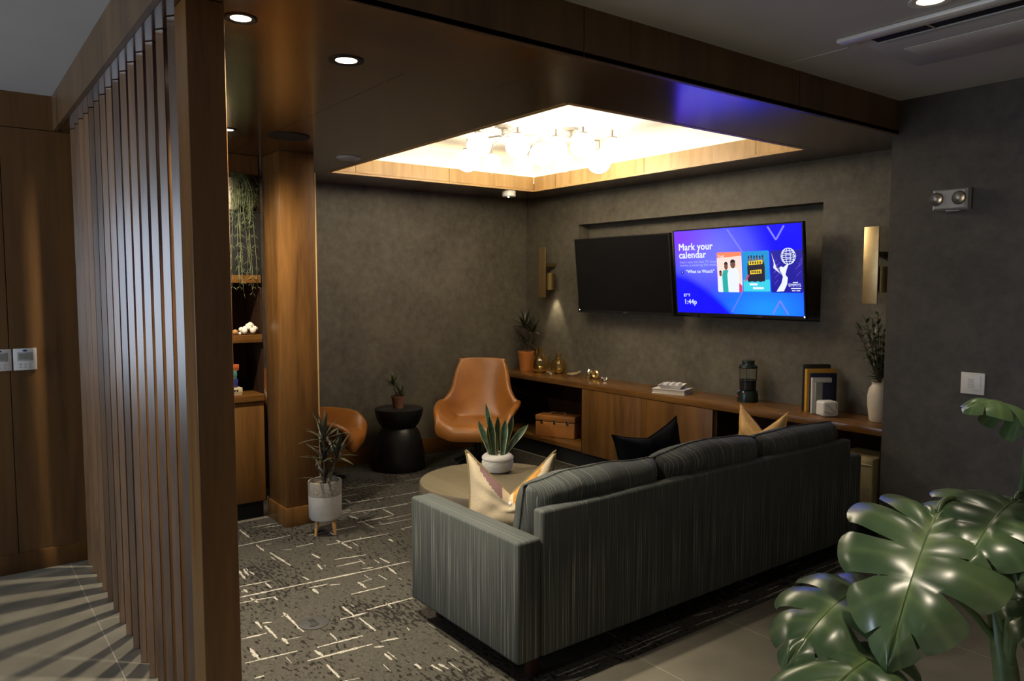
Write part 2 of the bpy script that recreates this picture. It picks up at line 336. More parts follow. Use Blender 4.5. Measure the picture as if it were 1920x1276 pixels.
# ------------------------------------------------------------------ mesh builder
class MB:
    def __init__(s): s.bm = bmesh.new(); s.ext = []
    def _tag(s, faces, mat):
        for f in faces: f.material_index = mat
    def box(s, x0, x1, y0, y1, z0, z1, bev=0.0, mat=0, seg=2):
        m = Matrix.Translation(((x0 + x1) / 2, (y0 + y1) / 2, (z0 + z1) / 2)) @ Matrix.Diagonal((abs(x1 - x0), abs(y1 - y0), abs(z1 - z0), 1))
        n0 = set(s.bm.faces)
        r = bmesh.ops.create_cube(s.bm, size=1, matrix=m)
        if bev:
            es = {e for v in r['verts'] for e in v.link_edges}
            bmesh.ops.bevel(s.bm, geom=list(es), offset=bev, segments=seg, affect='EDGES', profile=0.5)
        if mat: s._tag([f for f in s.bm.faces if f not in n0], mat)
        return s
    def ring(s, pts): return [s.bm.verts.new(p) for p in pts]
    def loft(s, rings, closed=True, cap0=True, cap1=True, mat=0):
        R = [s.ring(r) for r in rings]; fs = []
        for a, b in zip(R, R[1:]):
            n = len(a)
            for i in range(n if closed else n - 1):
                j = (i + 1) % n
                fs.append(s.bm.faces.new((a[i], a[j], b[j], b[i])))
        if closed and cap0: fs.append(s.bm.faces.new(list(reversed(R[0]))))
        if closed and cap1: fs.append(s.bm.faces.new(R[-1]))
        s._tag(fs, mat)
        return s
    def lathe(s, prof, c=(0, 0, 0), n=32, mat=0, axis='z', closed_prof=False):
        "prof: (radius, height) pairs"
        rings = []
        for r, h in prof:
            r = max(r, 1e-4)
            pts = []
            for i in range(n):
                a = 2 * PI * i / n
                p = (r * math.cos(a), r * math.sin(a), h)
                if axis == 'y': p = (p[0], -p[2], p[1])
                if axis == 'x': p = (p[2], p[0], p[1])
                pts.append((p[0] + c[0], p[1] + c[1], p[2] + c[2]))
            rings.append(pts)
        return s.loft(rings, True, not closed_prof, not closed_prof, mat)
    def tube(s, pts, rad, n=8, mat=0):
        pts = [Vector(p) for p in pts]
        rs = rad if isinstance(rad, (list, tuple)) else [rad] * len(pts)
        rings = []; ref = None
        for i, p in enumerate(pts):
            t = (pts[min(i + 1, len(pts) - 1)] - pts[max(i - 1, 0)])
            if t.length < 1e-9: t = Vector((0, 0, 1))
            t.normalize()
            if ref is None: ref = Vector((0, 0, 1)) if abs(t.z) < 0.9 else Vector((1, 0, 0))
            a = t.cross(ref)
            if a.length < 1e-6: a = t.cross(Vector((0.3, 1, 0.2)))
            a.normalize(); b = a.cross(t); ref = -t.cross(a) if False else b.cross(a).cross(a) * 0 + ref
            rings.append([p + (a * math.cos(2 * PI * k / n) + b * math.sin(2 * PI * k / n)) * rs[i] for k in range(n)])
        return s.loft(rings, True, True, True, mat)
    def sphere(s, c, r, sc_=(1, 1, 1), n=20, mat=0):
        n0 = set(s.bm.faces)
        bmesh.ops.create_uvsphere(s.bm, u_segments=n, v_segments=max(6, n // 2), radius=1,
                                  matrix=Matrix.Translation(c) @ Matrix.Diagonal((r * sc_[0], r * sc_[1], r * sc_[2], 1)))
        if mat: s._tag([f for f in s.bm.faces if f not in n0], mat)
        return s
    def grid(s, fn, nu, nv, mat=0, matfn=None, wrap=False):
        V = [[s.bm.verts.new(fn(i / nu, j / nv)) for j in range(nv + 1)] for i in range(nu + (0 if wrap else 1))]
        for i in range(nu):
            for j in range(nv):
                i2 = (i + 1) % len(V)
                f = s.bm.faces.new((V[i][j], V[i2][j], V[i2][j + 1], V[i][j + 1]))
                f.material_index = matfn((i + .5) / nu, (j + .5) / nv) if matfn else mat
        return V
    def poly(s, pts, mat=0):
        f = s.bm.faces.new([s.bm.verts.new(p) for p in pts]); f.material_index = mat
        return s
    def build(s, name, mats, parent=None, loc=None, rot=None, sharp=0.65, weld=0.0, recalc=True):
        if weld: bmesh.ops.remove_doubles(s.bm, verts=s.bm.verts, dist=weld)
        if recalc: bmesh.ops.recalc_face_normals(s.bm, faces=s.bm.faces)
        for f in s.bm.faces: f.smooth = True
        for e in s.bm.edges:
            if len(e.link_faces) == 2: e.smooth = e.calc_face_angle(0) < sharp
        me = bpy.data.meshes.new(name)
        s.bm.to_mesh(me); s.bm.free()
        for m in (mats if isinstance(mats, (list, tuple)) else [mats]): me.materials.append(m if not isinstance(m, str) else M[m])
        o = bpy.data.objects.new(name, me)
        COL.objects.link(o)
        if parent is not None: o.parent = parent
        if loc is not None: o.location = loc
        if rot is not None: o.rotation_euler = rot
        return o
def tag(o, label, cat, group=None, kind=None):
    o['label'] = label; o['category'] = cat
    if group: o['group'] = group
    if kind: o['kind'] = kind
    return o
def thing(name, label, cat, loc=(0, 0, 0), rz=0.0, group=None, rot=None):
    o = bpy.data.objects.new(name, None); COL.objects.link(o)
    o.empty_display_size = 0.1
    o.location = loc; o.rotation_euler = rot or (0, 0, rz)
    return tag(o, label, cat, group)
def struct(o):
    o['kind'] = 'structure'; return o
def copy_tree(o, parent=None):
    c = o.copy(); COL.objects.link(c)
    if parent is not None: c.parent = parent
    for ch in list(o.children): copy_tree(ch, c)
    return c
def text(name, body, size, mat, parent, loc, rot=(PI / 2, 0, 0), align='LEFT', bold=0.0, depth=0.0003):
    cu = bpy.data.curves.new(name, 'FONT'); cu.body = body; cu.size = size; cu.align_x = align
    cu.space_line = 0.82; cu.space_character = 1.04; cu.extrude = depth; cu.bevel_depth = bold; cu.bevel_resolution = 0; cu.resolution_u = 3
    t = bpy.data.objects.new(name + '_tmp', cu); COL.objects.link(t)
    dg = bpy.context.evaluated_depsgraph_get(); dg.update()
    me = bpy.data.meshes.new_from_object(t.evaluated_get(dg))
    bpy.data.objects.remove(t); bpy.data.curves.remove(cu)
    me.materials.clear(); me.materials.append(M[mat])
    o = bpy.data.objects.new(name, me); COL.objects.link(o)
    o.parent = parent; o.location = loc; o.rotation_euler = rot
    return o
R_ = random.Random

# ================================================================== SETTING
SOF = 2.455           # underside of the dropped wood soffit
CEIL = 2.64
WX, TVY, STY = -6.15, 4.85, 4.40        # back wall, television wall, hall stub wall
LX = -4.95            # walnut wall left of the screen
# floors
b = MB(); b.box(-6.4, 3.6, -4.4, 5.2, -0.10, 0.0); struct(b.build('floor', 'tile'))
# walls
b = MB(); b.box(WX - 0.1, WX, 1.78, 5.1, 0, 2.75); struct(b.build('wall_back', 'paper'))
NX0, NX1, NZ0, NZ1 = -5.36, -2.88, 1.345, 2.165
b = MB()
b.box(WX, NX0, TVY, TVY + 0.2, 0, 2.75); b.box(NX1, -2.2, TVY, TVY + 0.2, 0, 2.75)
b.box(NX0, NX1, TVY, TVY + 0.2, 0, NZ0); b.box(NX0, NX1, TVY, TVY + 0.2, NZ1, 2.75)
b.box(NX0, NX1, TVY + 0.14, TVY + 0.2, NZ0, NZ1)
struct(b.build('wall_right', 'paper'))
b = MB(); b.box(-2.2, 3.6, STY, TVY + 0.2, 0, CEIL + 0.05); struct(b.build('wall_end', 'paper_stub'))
b = MB()
for y0, y1 in ((-4.4, -3.21), (-3.206, -2.01), (-2.006, -0.81), (-0.806, 0.30), (0.304, 0.705)):
    b.box(LX - 0.03, LX, y0, y1, 0.11, 2.448); b.box(LX - 0.03, LX, y0, y1, 2.452, CEIL)
b.box(LX - 0.06, LX - 0.028, -4.4, 0.7, 0, CEIL, mat=1)
struct(b.build('wall_left', ['wood_wall', 'blackmat']))
b = MB(); b.box(LX - 0.02, LX + 0.012, -4.4, 0.705, 0, 0.11, 0.002); struct(b.build('baseboard_left', 'wood_wall'))
b = MB(); b.box(WX, WX + 0.014, 2.0, 4.5, 0, 0.15, 0.003); struct(b.build('baseboard_back', 'wood_y'))
b = MB()
b.box(-6.4, -4.6, -4.5, -4.4, 0, CEIL); b.box(-2.4, 3.6, -4.5, -4.4, 0, CEIL)
b.box(-4.6, -2.4, -4.5, -4.4, 0, 0.5); b.box(-4.6, -2.4, -4.5, -4.4, 2.45, CEIL)
struct(b.build('wall_front', 'hall_wall'))
b = MB(); b.box(3.6, 3.7, -4.5, 5.05, 0, CEIL); struct(b.build('wall_side', 'hall_wall'))
b = MB(); b.box(WX, -5.47, 1.775, 1.795, 0, 2.75); struct(b.build('wall_niche', 'paper'))
# hall window behind the camera
wn = struct(MB().box(-4.6, -2.4, -4.49, -4.47, 0.5, 2.45).build('window_1', 'glass'))
f = MB()
for x in (-4.6, -3.52, -2.45): f.box(x, x + 0.05, -4.46, -4.41, 0.5, 2.45)
f.box(-4.6, -2.4, -4.46, -4.41, 0.5, 0.55); f.box(-4.6, -2.4, -4.46, -4.41, 2.4, 2.45)
f.build('window_frame', 'blackmat', wn)
# hall ceiling (round the dropped soffit)
b = MB()
b.box(-6.4, 3.6, -4.5, 0.60, CEIL, CEIL + 0.1); b.box(-2.19, 3.6, 0.60, 5.05, CEIL, CEIL + 0.1)
struct(b.build('ceiling', 'ceil'))
b = MB(); b.box(-2.14, -1.83, 3.238, 3.246, CEIL - 0.0025, CEIL + 0.001); struct(b.build('trim_1', 'white_paint'))
# soffit with the tray opening
TX0, TX1, TY0, TY1 = -5.50, -2.755, 2.42, 4.42
b = MB()
SX1, SY0 = -2.165, 0.575
def panel_x(x0, x1, y0, y1, cuts):
    cs = [y0] + [c for c in cuts if y0 < c < y1] + [y1]
    for p, q in zip(cs, cs[1:]): b.box(x0, x1, p + 0.0012, q - 0.0012, SOF, SOF + 0.018)
panel_x(TX1, SX1, SY0, TVY, (1.98, 3.4)); panel_x(WX, TX0, SY0, TVY, (1.98, 3.4))
for x0, x1 in ((TX0, -4.13), (-4.13, TX1)):
    pass
for y0, y1 in ((SY0, 1.55), (1.55, TY0)): b.box(TX0, TX1, y0 + 0.0012, y1 - 0.0012, SOF, SOF + 0.018)
b.box(TX0, TX1, TY1, TVY, SOF, SOF + 0.018)
struct(b.build('trim_2', 'wood_soffit'))
b = MB()
b.box(WX, SX1 - 0.01, SY0 + 0.01, TY0 - 0.35, SOF + 0.018, SOF + 0.03); b.box(WX, SX1 - 0.01, SY0 + 0.02, TY0 - 0.32, CEIL + 0.1, CEIL + 0.12)
struct(b.build('trim_3', 'blackmat'))
# fascias
b = MB()
for y0, y1 in ((SY0, 1.979), (1.983, 3.4), (3.404, STY)): b.box(SX1 - 0.02, SX1, y0, y1, SOF - 0.004, CEIL)
struct(b.build('trim_4', 'wood_fascia'))
b = MB()
for x0, x1 in ((LX, -3.386), (-3.382, -2.185)): b.box(x0, x1, SY0 - 0.02, SY0, SOF - 0.004, CEIL)
b.box(LX, -2.186, SY0, SY0 + 0.004, SOF, CEIL - 0.001)
struct(b.build('trim_5', 'wood_fascia'))
# tray lips (walnut-lined edge of the lit recess)
b = MB(); T = 0.02; LZ = 2.585
def lip_y(xa, xb, cuts):       # wall along y
    cs = [TY0] + cuts + [TY1]
    for p, q in zip(cs, cs[1:]): b.box(xa, xb, p + 0.0025, q - 0.0025, SOF + 0.014, LZ)
def lip_x(ya, yb, cuts):
    cs = [TX0] + cuts + [TX1]
    for p, q in zip(cs, cs[1:]): b.box(p + 0.0025, q - 0.0025, ya, yb, SOF + 0.014, LZ)
lip_y(TX0 - T, TX0, [2.643, 3.501]); lip_y(TX1, TX1 + T, [3.4])
lip_x(TY1, TY1 + T, [-5.195, -4.136, -3.124]); lip_x(TY0 - T, TY0, [-4.136])
struct(b.build('trim_6', 'wood_lip'))
b = MB(); e = 0.012
b.box(TX0 - T, TX0 + e, TY0, TY1, SOF - 0.002, SOF + 0.013); b.box(TX0, TX1, TY1 - e, TY1 + T, SOF - 0.002, SOF + 0.013)
b.box(TX1 - e, TX1 + T, TY0, TY1, SOF - 0.002, SOF + 0.013); b.box(TX0, TX1, TY0 - T, TY0 + e, SOF - 0.002, SOF + 0.013)
struct(b.build('trim_7', 'wood_lip'))  # added pale trim: the lit bottom edge of the lip put into colour
# cove shelf, upper side walls and tray ceiling
b = MB(); g = 0.16; TC = 2.75
for x0, x1, y0, y1 in ((TX0 - g, TX0 - T, TY0 - g, TY1 + g), (TX1 + T, TX1 + g, TY0 - g, TY1 + g), (TX0 - T, TX1 + T, TY0 - g, TY0 - T), (TX0 - T, TX1 + T, TY1 + T, TY1 + g)):
    b.box(x0, x1, y0, y1, 2.52, 2.535)
b.box(TX0 - g - 0.02, TX0 - g, TY0 - g, TY1 + g, 2.52, TC); b.box(TX1 + g, TX1 + g + 0.02, TY0 - g, TY1 + g, 2.52, TC)
b.box(TX0 - g, TX1 + g, TY0 - g - 0.02, TY0 - g, 2.52, TC); b.box(TX0 - g, TX1 + g, TY1 + g, TY1 + g + 0.02, 2.52, TC)
b.box(TX0 - g - 0.02, TX1 + g + 0.02, TY0 - g - 0.02, TY1 + g + 0.02, TC, TC + 0.03)
struct(b.build('ceiling.001', 'white_paint'))
led = thing('cove_light', 'warm strip light hidden behind the wooden edge of the lit ceiling recess', 'light', (TX0, TY1, 2.54))
b = MB(); w = 0.02; zz = 2.55 - 2.54
X0, X1, Y0, Y1 = TX0 - T - 0.06, TX1 + T + 0.06, TY0 - T - 0.06, TY1 + T + 0.06
for x0, x1, y0, y1 in ((X0, X0 + w, Y0, Y1), (X1 - w, X1, Y0, Y1), (X0, X1, Y0, Y0 + w), (X0, X1, Y1 - w, Y1)):
    b.box(x0 - TX0, x1 - TX0, y0 - TY1, y1 - TY1, zz - 0.012, zz)
b.build('light_strip', 'led', led)

# ------------------------------------------------------------------ carpet
CX0, CX1, CY0, CY1 = -6.13, -2.20, 0.75, 4.424
b = MB(); b.box(-5.085, CX1, CY0, CY1, 0.0005, 0.005); b.box(CX0, -5.085, 2.02, CY1, 0.0005, 0.005)
LYs = [(-4.63, 1.39, -4.63, 1.73), (-3.85, 1.17, -3.82, 1.5), (-3.82, 1.5, -3.79, 1.82), (-3.79, 1.82, -3.77, 2.11), (-3.99, 1.21, -3.97, 1.37), (-3.78, 1.14, -3.75, 1.32), (-4.06, 1.78, -4.02, 1.96), (-3.95, 1.74, -3.94, 1.9), (-4.32, 1.84, -4.28, 2.25), (-4.56, 1.83, -4.55, 2.15), (-5.09, 2.25, -5.04, 2.6), (-4.84, 2.25, -4.79, 2.67), (-4.61, 2.19, -4.61, 2.46), (-3.54, 1.64, -3.53, 1.83), (-3.3, 1.47, -3.29, 1.61), (-3.32, 1.62, -3.31, 1.87), (-3.1, 1.27, -3.08, 1.48), (-3.01, 1.19, -2.98, 1.48), (-2.98, 1.52, -2.96, 1.6), (-2.95, 1.47, -2.93, 1.51), (-3.15, 0.97, -3.12, 1.19), (-3.38, 1.03, -3.37, 1.14), (-4.94, 1.59, -4.93, 1.75), (-4.89, 1.66, -4.86, 1.77), (-4.4, 1.68, -4.4, 1.79), (-3.0, 0.96, -3.0, 1.0), (-5.46, 2.38, -5.43, 2.5), (-5.38, 2.72, -5.33, 2.86), (-3.83, 1.84, -3.81, 1.9), (-3.75, 1.5, -3.74, 1.6), (-3.72, 1.6, -3.7, 1.65)]
LXs = [(-4.4, 1.52, -4.12, 1.54), (-3.54, 1.28, -3.28, 1.28), (-3.43, 1.54, -3.3, 1.54), (-3.26, 1.55, -3.09, 1.55), (-3.45, 1.16, -3.29, 1.16), (-3.28, 1.18, -3.21, 1.18), (-3.73, 1.51, -3.65, 1.51), (-4.23, 1.71, -4.13, 1.72), (-4.59, 1.5, -4.45, 1.5), (-4.23, 1.28, -4.08, 1.27), (-4.23, 1.31, -4.12, 1.3), (-4.2, 1.32, -4.11, 1.33), (-4.63, 2.22, -4.45, 2.23), (-4.78, 2.47, -4.62, 2.47), (-4.78, 2.21, -4.68, 2.23), (-4.19, 2.2, -4.13, 2.2), (-3.92, 1.53, -3.86, 1.54), (-3.96, 1.34, -3.87, 1.34), (-3.27, 1.03, -3.15, 1.03), (-3.08, 1.25, -3.01, 1.26), (-2.93, 1.24, -2.8, 1.24), (-2.87, 1.48, -2.8, 1.48), (-2.71, 1.54, -2.66, 1.54), (-2.66, 1.59, -2.59, 1.6), (-2.65, 1.62, -2.59, 1.63), (-3.81, 1.21, -3.73, 1.22), (-3.76, 1.31, -3.7, 1.31), (-3.52, 1.14, -3.43, 1.14), (-4.37, 1.93, -4.17, 1.94), (-4.05, 1.67, -3.96, 1.66), (-3.76, 1.97, -3.65, 1.96), (-3.92, 2.0, -3.82, 2.01), (-3.67, 1.74, -3.57, 1.74), (-4.54, 1.96, -4.46, 1.96), (-4.94, 1.51, -4.75, 1.51), (-3.94, 1.22, -3.89, 1.22), (-5.18, 2.36, -5.08, 2.36)]
rg = R_(5)
def yarn(x0, y0, x1, y1, w):
    "a frayed strip of pale yarn lying in the carpet"
    p, q = Vector((x0, y0)), Vector((x1, y1)); d = q - p; L = d.length
    if L < 1e-4: return
    n = Vector((-d.y, d.x)) / L; k = max(2, int(L / 0.016)); top = []; bot = []
    for i in range(k + 1):
        t = i / k; env = 0.55 + 0.45 * math.sin(PI * min(1, max(0, t))) + rg.uniform(-0.2, 0.2)
        c = p + d * t + n * rg.uniform(-0.0015, 0.0015)
        ww = w * max(0.2, env * rg.uniform(0.6, 1.35)) / 2
        top.append(b.bm.verts.new((c.x + n.x * ww, c.y + n.y * ww, 0.0057))); bot.append(b.bm.verts.new((c.x - n.x * ww, c.y - n.y * ww, 0.0057)))
    for i in range(k):
        f = b.bm.faces.new((bot[i], bot[i + 1], top[i + 1], top[i])); f.material_index = 1
for l in LYs: yarn(*l, 0.017 if l[3] - l[1] > 0.25 else 0.013)
for l in LXs: yarn(*l, 0.014)
# short companions and the parts of the carpet further in
for _ in range(230):
    x = rg.uniform(-5.9, -2.3); y = rg.uniform(1.0, 3.9)
    if x < -4.8: y = max(y, 2.1)
    far = x < -4.6 or y > 2.2
    if rg.random() < 0.5: yarn(x, y, x + rg.uniform(-0.01, 0.02), y + rg.uniform(0.03, 0.42 if far else 0.08), rg.uniform(0.004, 0.011))
    else: yarn(x, y, x + rg.uniform(0.02, 0.10), y + rg.uniform(-0.005, 0.005), rg.uniform(0.004, 0.008))
for _ in range(26):
    x = rg.uniform(-2.28, -2.22); y = rg.uniform(1.7, 4.2); yarn(x, y, x, y + rg.uniform(0.05, 0.3), 0.007)
tag(b.build('carpet', ['carpet', 'carpet_line']), 'charcoal loop carpet with broken cream lines under sofa and chairs', 'carpet')
o = thing('floor_outlet', 'round dark floor outlet cover set in the carpet left of the sofa', 'outlet', (-3.338, 1.352, 0.006))
MB().lathe([(0.072, 0.0), (0.072, 0.002), (0.062, 0.004), (0.0, 0.004)], n=32).build('cover_plate', 'floor_outlet', o)
b = MB(); b.box(-0.035, 0.035, -0.014, 0.014, 0.004, 0.0065, 0.001); b.box(0.02, 0.045, -0.03, 0.0, 0.004, 0.006); b.build('flap', 'blackmat', o)

# ------------------------------------------------------------------ slat screen
ORD = ['first', 'second', 'third', 'fourth', 'fifth', 'sixth', 'seventh', 'eighth', 'ninth', 'tenth', 'eleventh', 'twelfth', 'thirteenth', 'fourteenth', 'fifteenth']
fin = None
a = math.radians(36)
for i in range(15):
    x = -2.651 - 0.157 * i
    lb = f'vertical walnut slat, {ORD[i]} from the thick end post of the screen'
    if fin is None:
        bm_ = MB(); bm_.box(0, 0.034, 0, 0.10, 0, SOF - 0.001, 0.002, seg=1)
        fin = bm_.build('wood_slat', 'slat', loc=(x, 0.623, 0.0), rot=(0, 0, a)); o = fin
    else:
        o = fin.copy(); COL.objects.link(o); o.location = (x, 0.623, 0.0)
    tag(o, lb, 'slat', 'vertical slats of the wood screen')
b = MB(); b.box(-0.065, 0.065, -0.056, 0.056, 0, SOF - 0.001, 0.002, seg=1)
tag(b.build('screen_post', 'wood_z', loc=(-2.485, 0.679, 0)), 'thick square walnut post at the near end of the slat screen', 'post')

# ------------------------------------------------------------------ pillar and bookcase in the left niche
o = thing('pillar', 'walnut clad pillar between the bookcase and the dark back wall', 'pillar', (-5.2, 1.89, 0))
b = MB(); b.box(0.075, 0.40, -0.115, 0.118, 0.13, SOF - 0.001, 0.002); b.build('cladding', 'wood_z', o)
b = MB(); b.box(0.075, 0.412, -0.127, 0.122, 0, 0.13, 0.002); b.build('plinth', 'wood_z', o)
b = MB(); b.box(0.388, 0.402, 0.119, 0.127, 0.13, SOF - 0.12, 0.001); b.build('corner_strip', 'wood_lip', o)
BX = -5.1
o = thing('bookcase', 'built-in walnut bookcase with open shelves between slat screen and pillar', 'bookcase', (BX, 1.2, 0))
Y0, Y1 = 0.72 - 1.2, 1.745 - 1.2
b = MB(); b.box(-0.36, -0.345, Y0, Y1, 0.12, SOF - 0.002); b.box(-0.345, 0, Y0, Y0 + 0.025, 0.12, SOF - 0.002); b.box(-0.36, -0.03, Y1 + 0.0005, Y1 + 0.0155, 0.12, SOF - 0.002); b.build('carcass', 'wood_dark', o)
for z in (1.614, 1.214):
    b = MB(); b.box(-0.345, 0.0, Y0 + 0.025, Y1, z, z + 0.052, 0.002); b.build('shelf', 'wood_y', o)
b = MB(); b.box(-0.345, 0.012, Y0 + 0.025, Y1, 0.815, 0.862, 0.002); b.build('counter', 'wood_y', o)
for y0, y1 in ((Y0 + 0.025, 0.04), (0.044, Y1)):
    b = MB(); b.box(-0.345, -0.004, y0, y1, 0.125, 0.808, 0.0015); b.build('cabinet_door', 'wood_z', o)
b = MB(); b.box(-0.345, -0.06, Y0 + 0.025, Y1, 0.0, 0.12); b.build('toe_kick', 'toe', o)
b = MB(); b.box(-0.345, -0.005, Y0 + 0.025, Y1, 2.33, SOF - 0.002); b.build('header', 'wood_z', o)

# things on the bookcase
o = thing('pot_stand', 'black box on the top shelf carrying the cream pot', 'box', (-5.22, 1.62, 1.666))
b = MB(); b.box(-0.10, 0.11, -0.18, 0.135, 0, 0.42, 0.004); b.build('box_body', 'blackmat', o)
b = MB(); b.box(-0.104, 0.114, -0.184, 0.139, 0.415, 0.424, 0.001); b.build('box_lid', 'black', o)
o = thing('trailing_plant', 'grey green trailing plant hanging from a cream pot on the black box', 'plant', (-5.21, 1.575, 2.091))
MB().lathe([(0.055, 0), (0.066, 0.01), (0.072, 0.20), (0.072, 0.215), (0.062, 0.215), (0.060, 0.18), (0.0, 0.18)], n=28).build('pot', 'ceramic', o)
b = MB(); rg = R_(11)
def strand(b, p0, out, drop, seed, leaf=0.022):
    r = R_(seed); pts = []
    for k in range(14):
        t = k / 13
        pts.append(Vector((p0[0] + out[0] * min(1, t * 3.0), p0[1] + out[1] * min(1, t * 3.0) + 0.010 * math.sin(6 * t + seed), p0[2] + 0.05 * math.sin(PI * min(1, t * 3.0)) - drop * max(0, t - 0.22) / 0.78)))
    b.tube(pts, 0.0016, 5)
    for k in range(3, 14):
        for s in (-1, 1):
            if r.random() < 0.15: continue
            p = pts[k]; d = Vector((r.uniform(-0.4, 0.5), s * r.uniform(0.2, 0.75), -r.uniform(0.4, 1.0))).normalized() * leaf * r.uniform(0.8, 1.7)
            sd = Vector((0.5, 0.4, 0.3)).cross(d).normalized() * 0.0025
            b.poly([p, p + d * 0.5 + sd, p + d, p + d * 0.5 - sd])
for k in range(30):
    an = rg.uniform(-0.5, 1.9)
    strand(b, (0.05 * math.cos(an), 0.05 * math.sin(an), 0.20), (rg.uniform(0.075, 0.13), rg.uniform(0.02, 0.12) if k > 4 else -0.05), rg.choice([0.14, 0.2, 0.26, 0.3, 0.58, 0.66, 0.74, 0.70]), 100 + k, 0.030)
b.build('trailing_stems', 'leaf_trail', o, recalc=False)

o = thing('coral_ornament', 'knobbly white coral ornament on the middle bookcase shelf', 'ornament', (-5.16, 1.68, 1.266))
b = MB(); rg = R_(3)
for k in range(26):
    an = rg.uniform(0, 2 * PI); rr = rg.uniform(0, 1)
    b.sphere((0.025 * math.cos(an) * rr, 0.062 * math.sin(an) * rr, 0.022 + 0.035 * (1 - rr) + rg.uniform(-0.004, 0.01)), rg.uniform(0.011, 0.021), n=10)
b.build('coral_body', 'coral', o)
o = thing('bead_garland', 'string of wood and white beads left of the coral ornament', 'ornament', (-5.14, 1.565, 1.266))
for k, (dy, r, m) in enumerate(((0.043, 0.010, 'coral'), (0.012, 0.019, 'bead_wood'), (-0.022, 0.010, 'coral'), (-0.05, 0.018, 'bead_wood'))):
    MB().sphere((0, dy, r + 0.0005), r, n=14).build('bead', m, o)
b = MB(); b.tube([(0, 0.05, 0.012), (0, 0.0, 0.012), (0, -0.06, 0.012)], 0.002, 6); b.build('cord', 'coral', o)
def game(name, label, loc, sx, sy, sz, m, rz):
    o = thing(name, label, 'board game', loc, rz, 'board games on the lowest open shelf')
    MB().box(-sx / 2, sx / 2, -sy / 2, sy / 2, 0, sz * 0.93, 0.0015).build('box_base', m, o)
    MB().box(-sx / 2 - 0.002, sx / 2 + 0.002, -sy / 2 - 0.002, sy / 2 + 0.002, sz * 0.3, sz, 0.0015).build('box_lid', m, o)
    return o
gz = 0.862
o = game('board_game', 'cream board game box at the bottom of the game stack', (-5.22, 1.50, gz), 0.17, 0.22, 0.048, 'game_cream', 0.05)
b = MB()
for k in range(6): b.box(0.087, 0.0885, -0.02 + k * 0.018, -0.008 + k * 0.018, 0.024, 0.036)
b.build('printed_title', 'book_black', o)
game('board_game', 'dark blue board game box lying on the cream box', (-5.23, 1.50, gz + 0.0485), 0.15, 0.17, 0.058, 'game_blue', 0.1)
game('board_game', 'teal board game box between the blue and orange boxes', (-5.235, 1.50, gz + 0.107), 0.15, 0.17, 0.056, 'game_teal', 0.02)
game('board_game', 'orange board game box near the top of the game stack', (-5.235, 1.50, gz + 0.1635), 0.16, 0.185, 0.04, 'game_orange', 0.14)
game('board_game', 'dark maroon board game box on top of the game stack', (-5.25, 1.50, gz + 0.204), 0.13, 0.14, 0.045, 'game_dark', -0.05)

# ------------------------------------------------------------------ downlights and ceiling devices
def downlight(loc, r, label, power=SPOT_W, ring='blackmat', size=1.9, group='recessed downlights', blend=0.6, soft=0.03):
    o = thing('downlight', label, 'light', loc, group=group)
    MB().lathe([(r * 0.62, 0.004), (r * 0.64, -0.002), (r * 0.9, -0.006), (r, -0.004), (r, -0.0005), (r * 0.62, -0.0005)], n=36).build('trim_ring', ring, o)
    MB().lathe([(0.0, -0.0015), (r * 0.62, -0.0015), (r * 0.62, -0.0005), (0.0, -0.0005)], n=36).build('lens', 'lens', o)
    l = bpy.data.lights.new('downlight_lamp', 'SPOT'); l.energy = power; l.color = (1.0, 0.87, 0.67); l.spot_size = size; l.spot_blend = blend; l.shadow_soft_size = 0.03
    lo = bpy.data.objects.new('lamp', l); COL.objects.link(lo); lo.parent = o; lo.location = (0, 0, -0.02); l.shadow_soft_size = soft
    return o
downlight((-2.523, 0.818, SOF), 0.052, 'small recessed downlight beside the slat screen post', size=1.62, blend=0.8)
downlight((-2.744, 1.286, SOF), 0.066, 'larger recessed downlight in the wood soffit right of the post', size=1.62, blend=0.8)
downlight((-4.345, 1.317, SOF), 0.055, 'recessed downlight half hidden behind the slat screen post', SPOT_W * 0.8, size=2.85, blend=1.0)
downlight((-5.14, 1.42, 2.33), 0.03, 'small added downlight brightening the trailing plant in the bookcase', SPOT_W * 0.10, size=2.7, blend=1.0)  # added lamp, brightens the cream pot and plant
downlight((-1.352, 2.95, CEIL), 0.075, 'white rimmed downlight in the hall ceiling beside the air conditioner', HALL_W * 0.6, 'white')
downlight((-0.55, 1.62, CEIL), 0.075, 'white rimmed accent downlight in the hall ceiling above the monstera', 48, 'white', size=0.62, soft=0.10)
for x, y, k in ((0.9, -0.8, 1.0), (2.6, 2.6, 3.6), (2.6, 0.4, 3.6), (2.6, -1.8, 3.6), (-0.8, -3.2, 1.0)):
    downlight((x, y, CEIL), 0.075, 'white rimmed downlight added unseen in the hall ceiling behind the viewer', HALL_W * k, 'white', size=2.3)  # added unseen lamps that lift the ambient light of the hall
o = thing('ceiling_speaker', 'round dark ceiling speaker in the soffit in front of the pillar', 'speaker', (-4.321, 1.660, SOF))
MB().lathe([(0.0, -0.004), (0.105, -0.004), (0.115, -0.006), (0.118, -0.0005), (0.0, -0.0005)], n=40).build('grille', 'toe', o)
o = thing('smoke_detector', 'white round disc on the soffit near the left corner of the lit recess', 'detector', (-4.80, 2.255, SOF))
MB().lathe([(0.0, -0.016), (0.055, -0.014), (0.082, -0.006), (0.085, -0.0005), (0.0, -0.0005)], n=40).build('cover', 'lightgrey', o)
o = thing('motion_sensor', 'white cylindrical motion sensor under the far corner of the recess', 'sensor', (-5.575, 4.19, SOF))
MB().lathe([(0.0, -0.055), (0.058, -0.055), (0.062, -0.05), (0.062, -0.0005), (0.0, -0.0005)], n=32).build('housing', 'white', o)
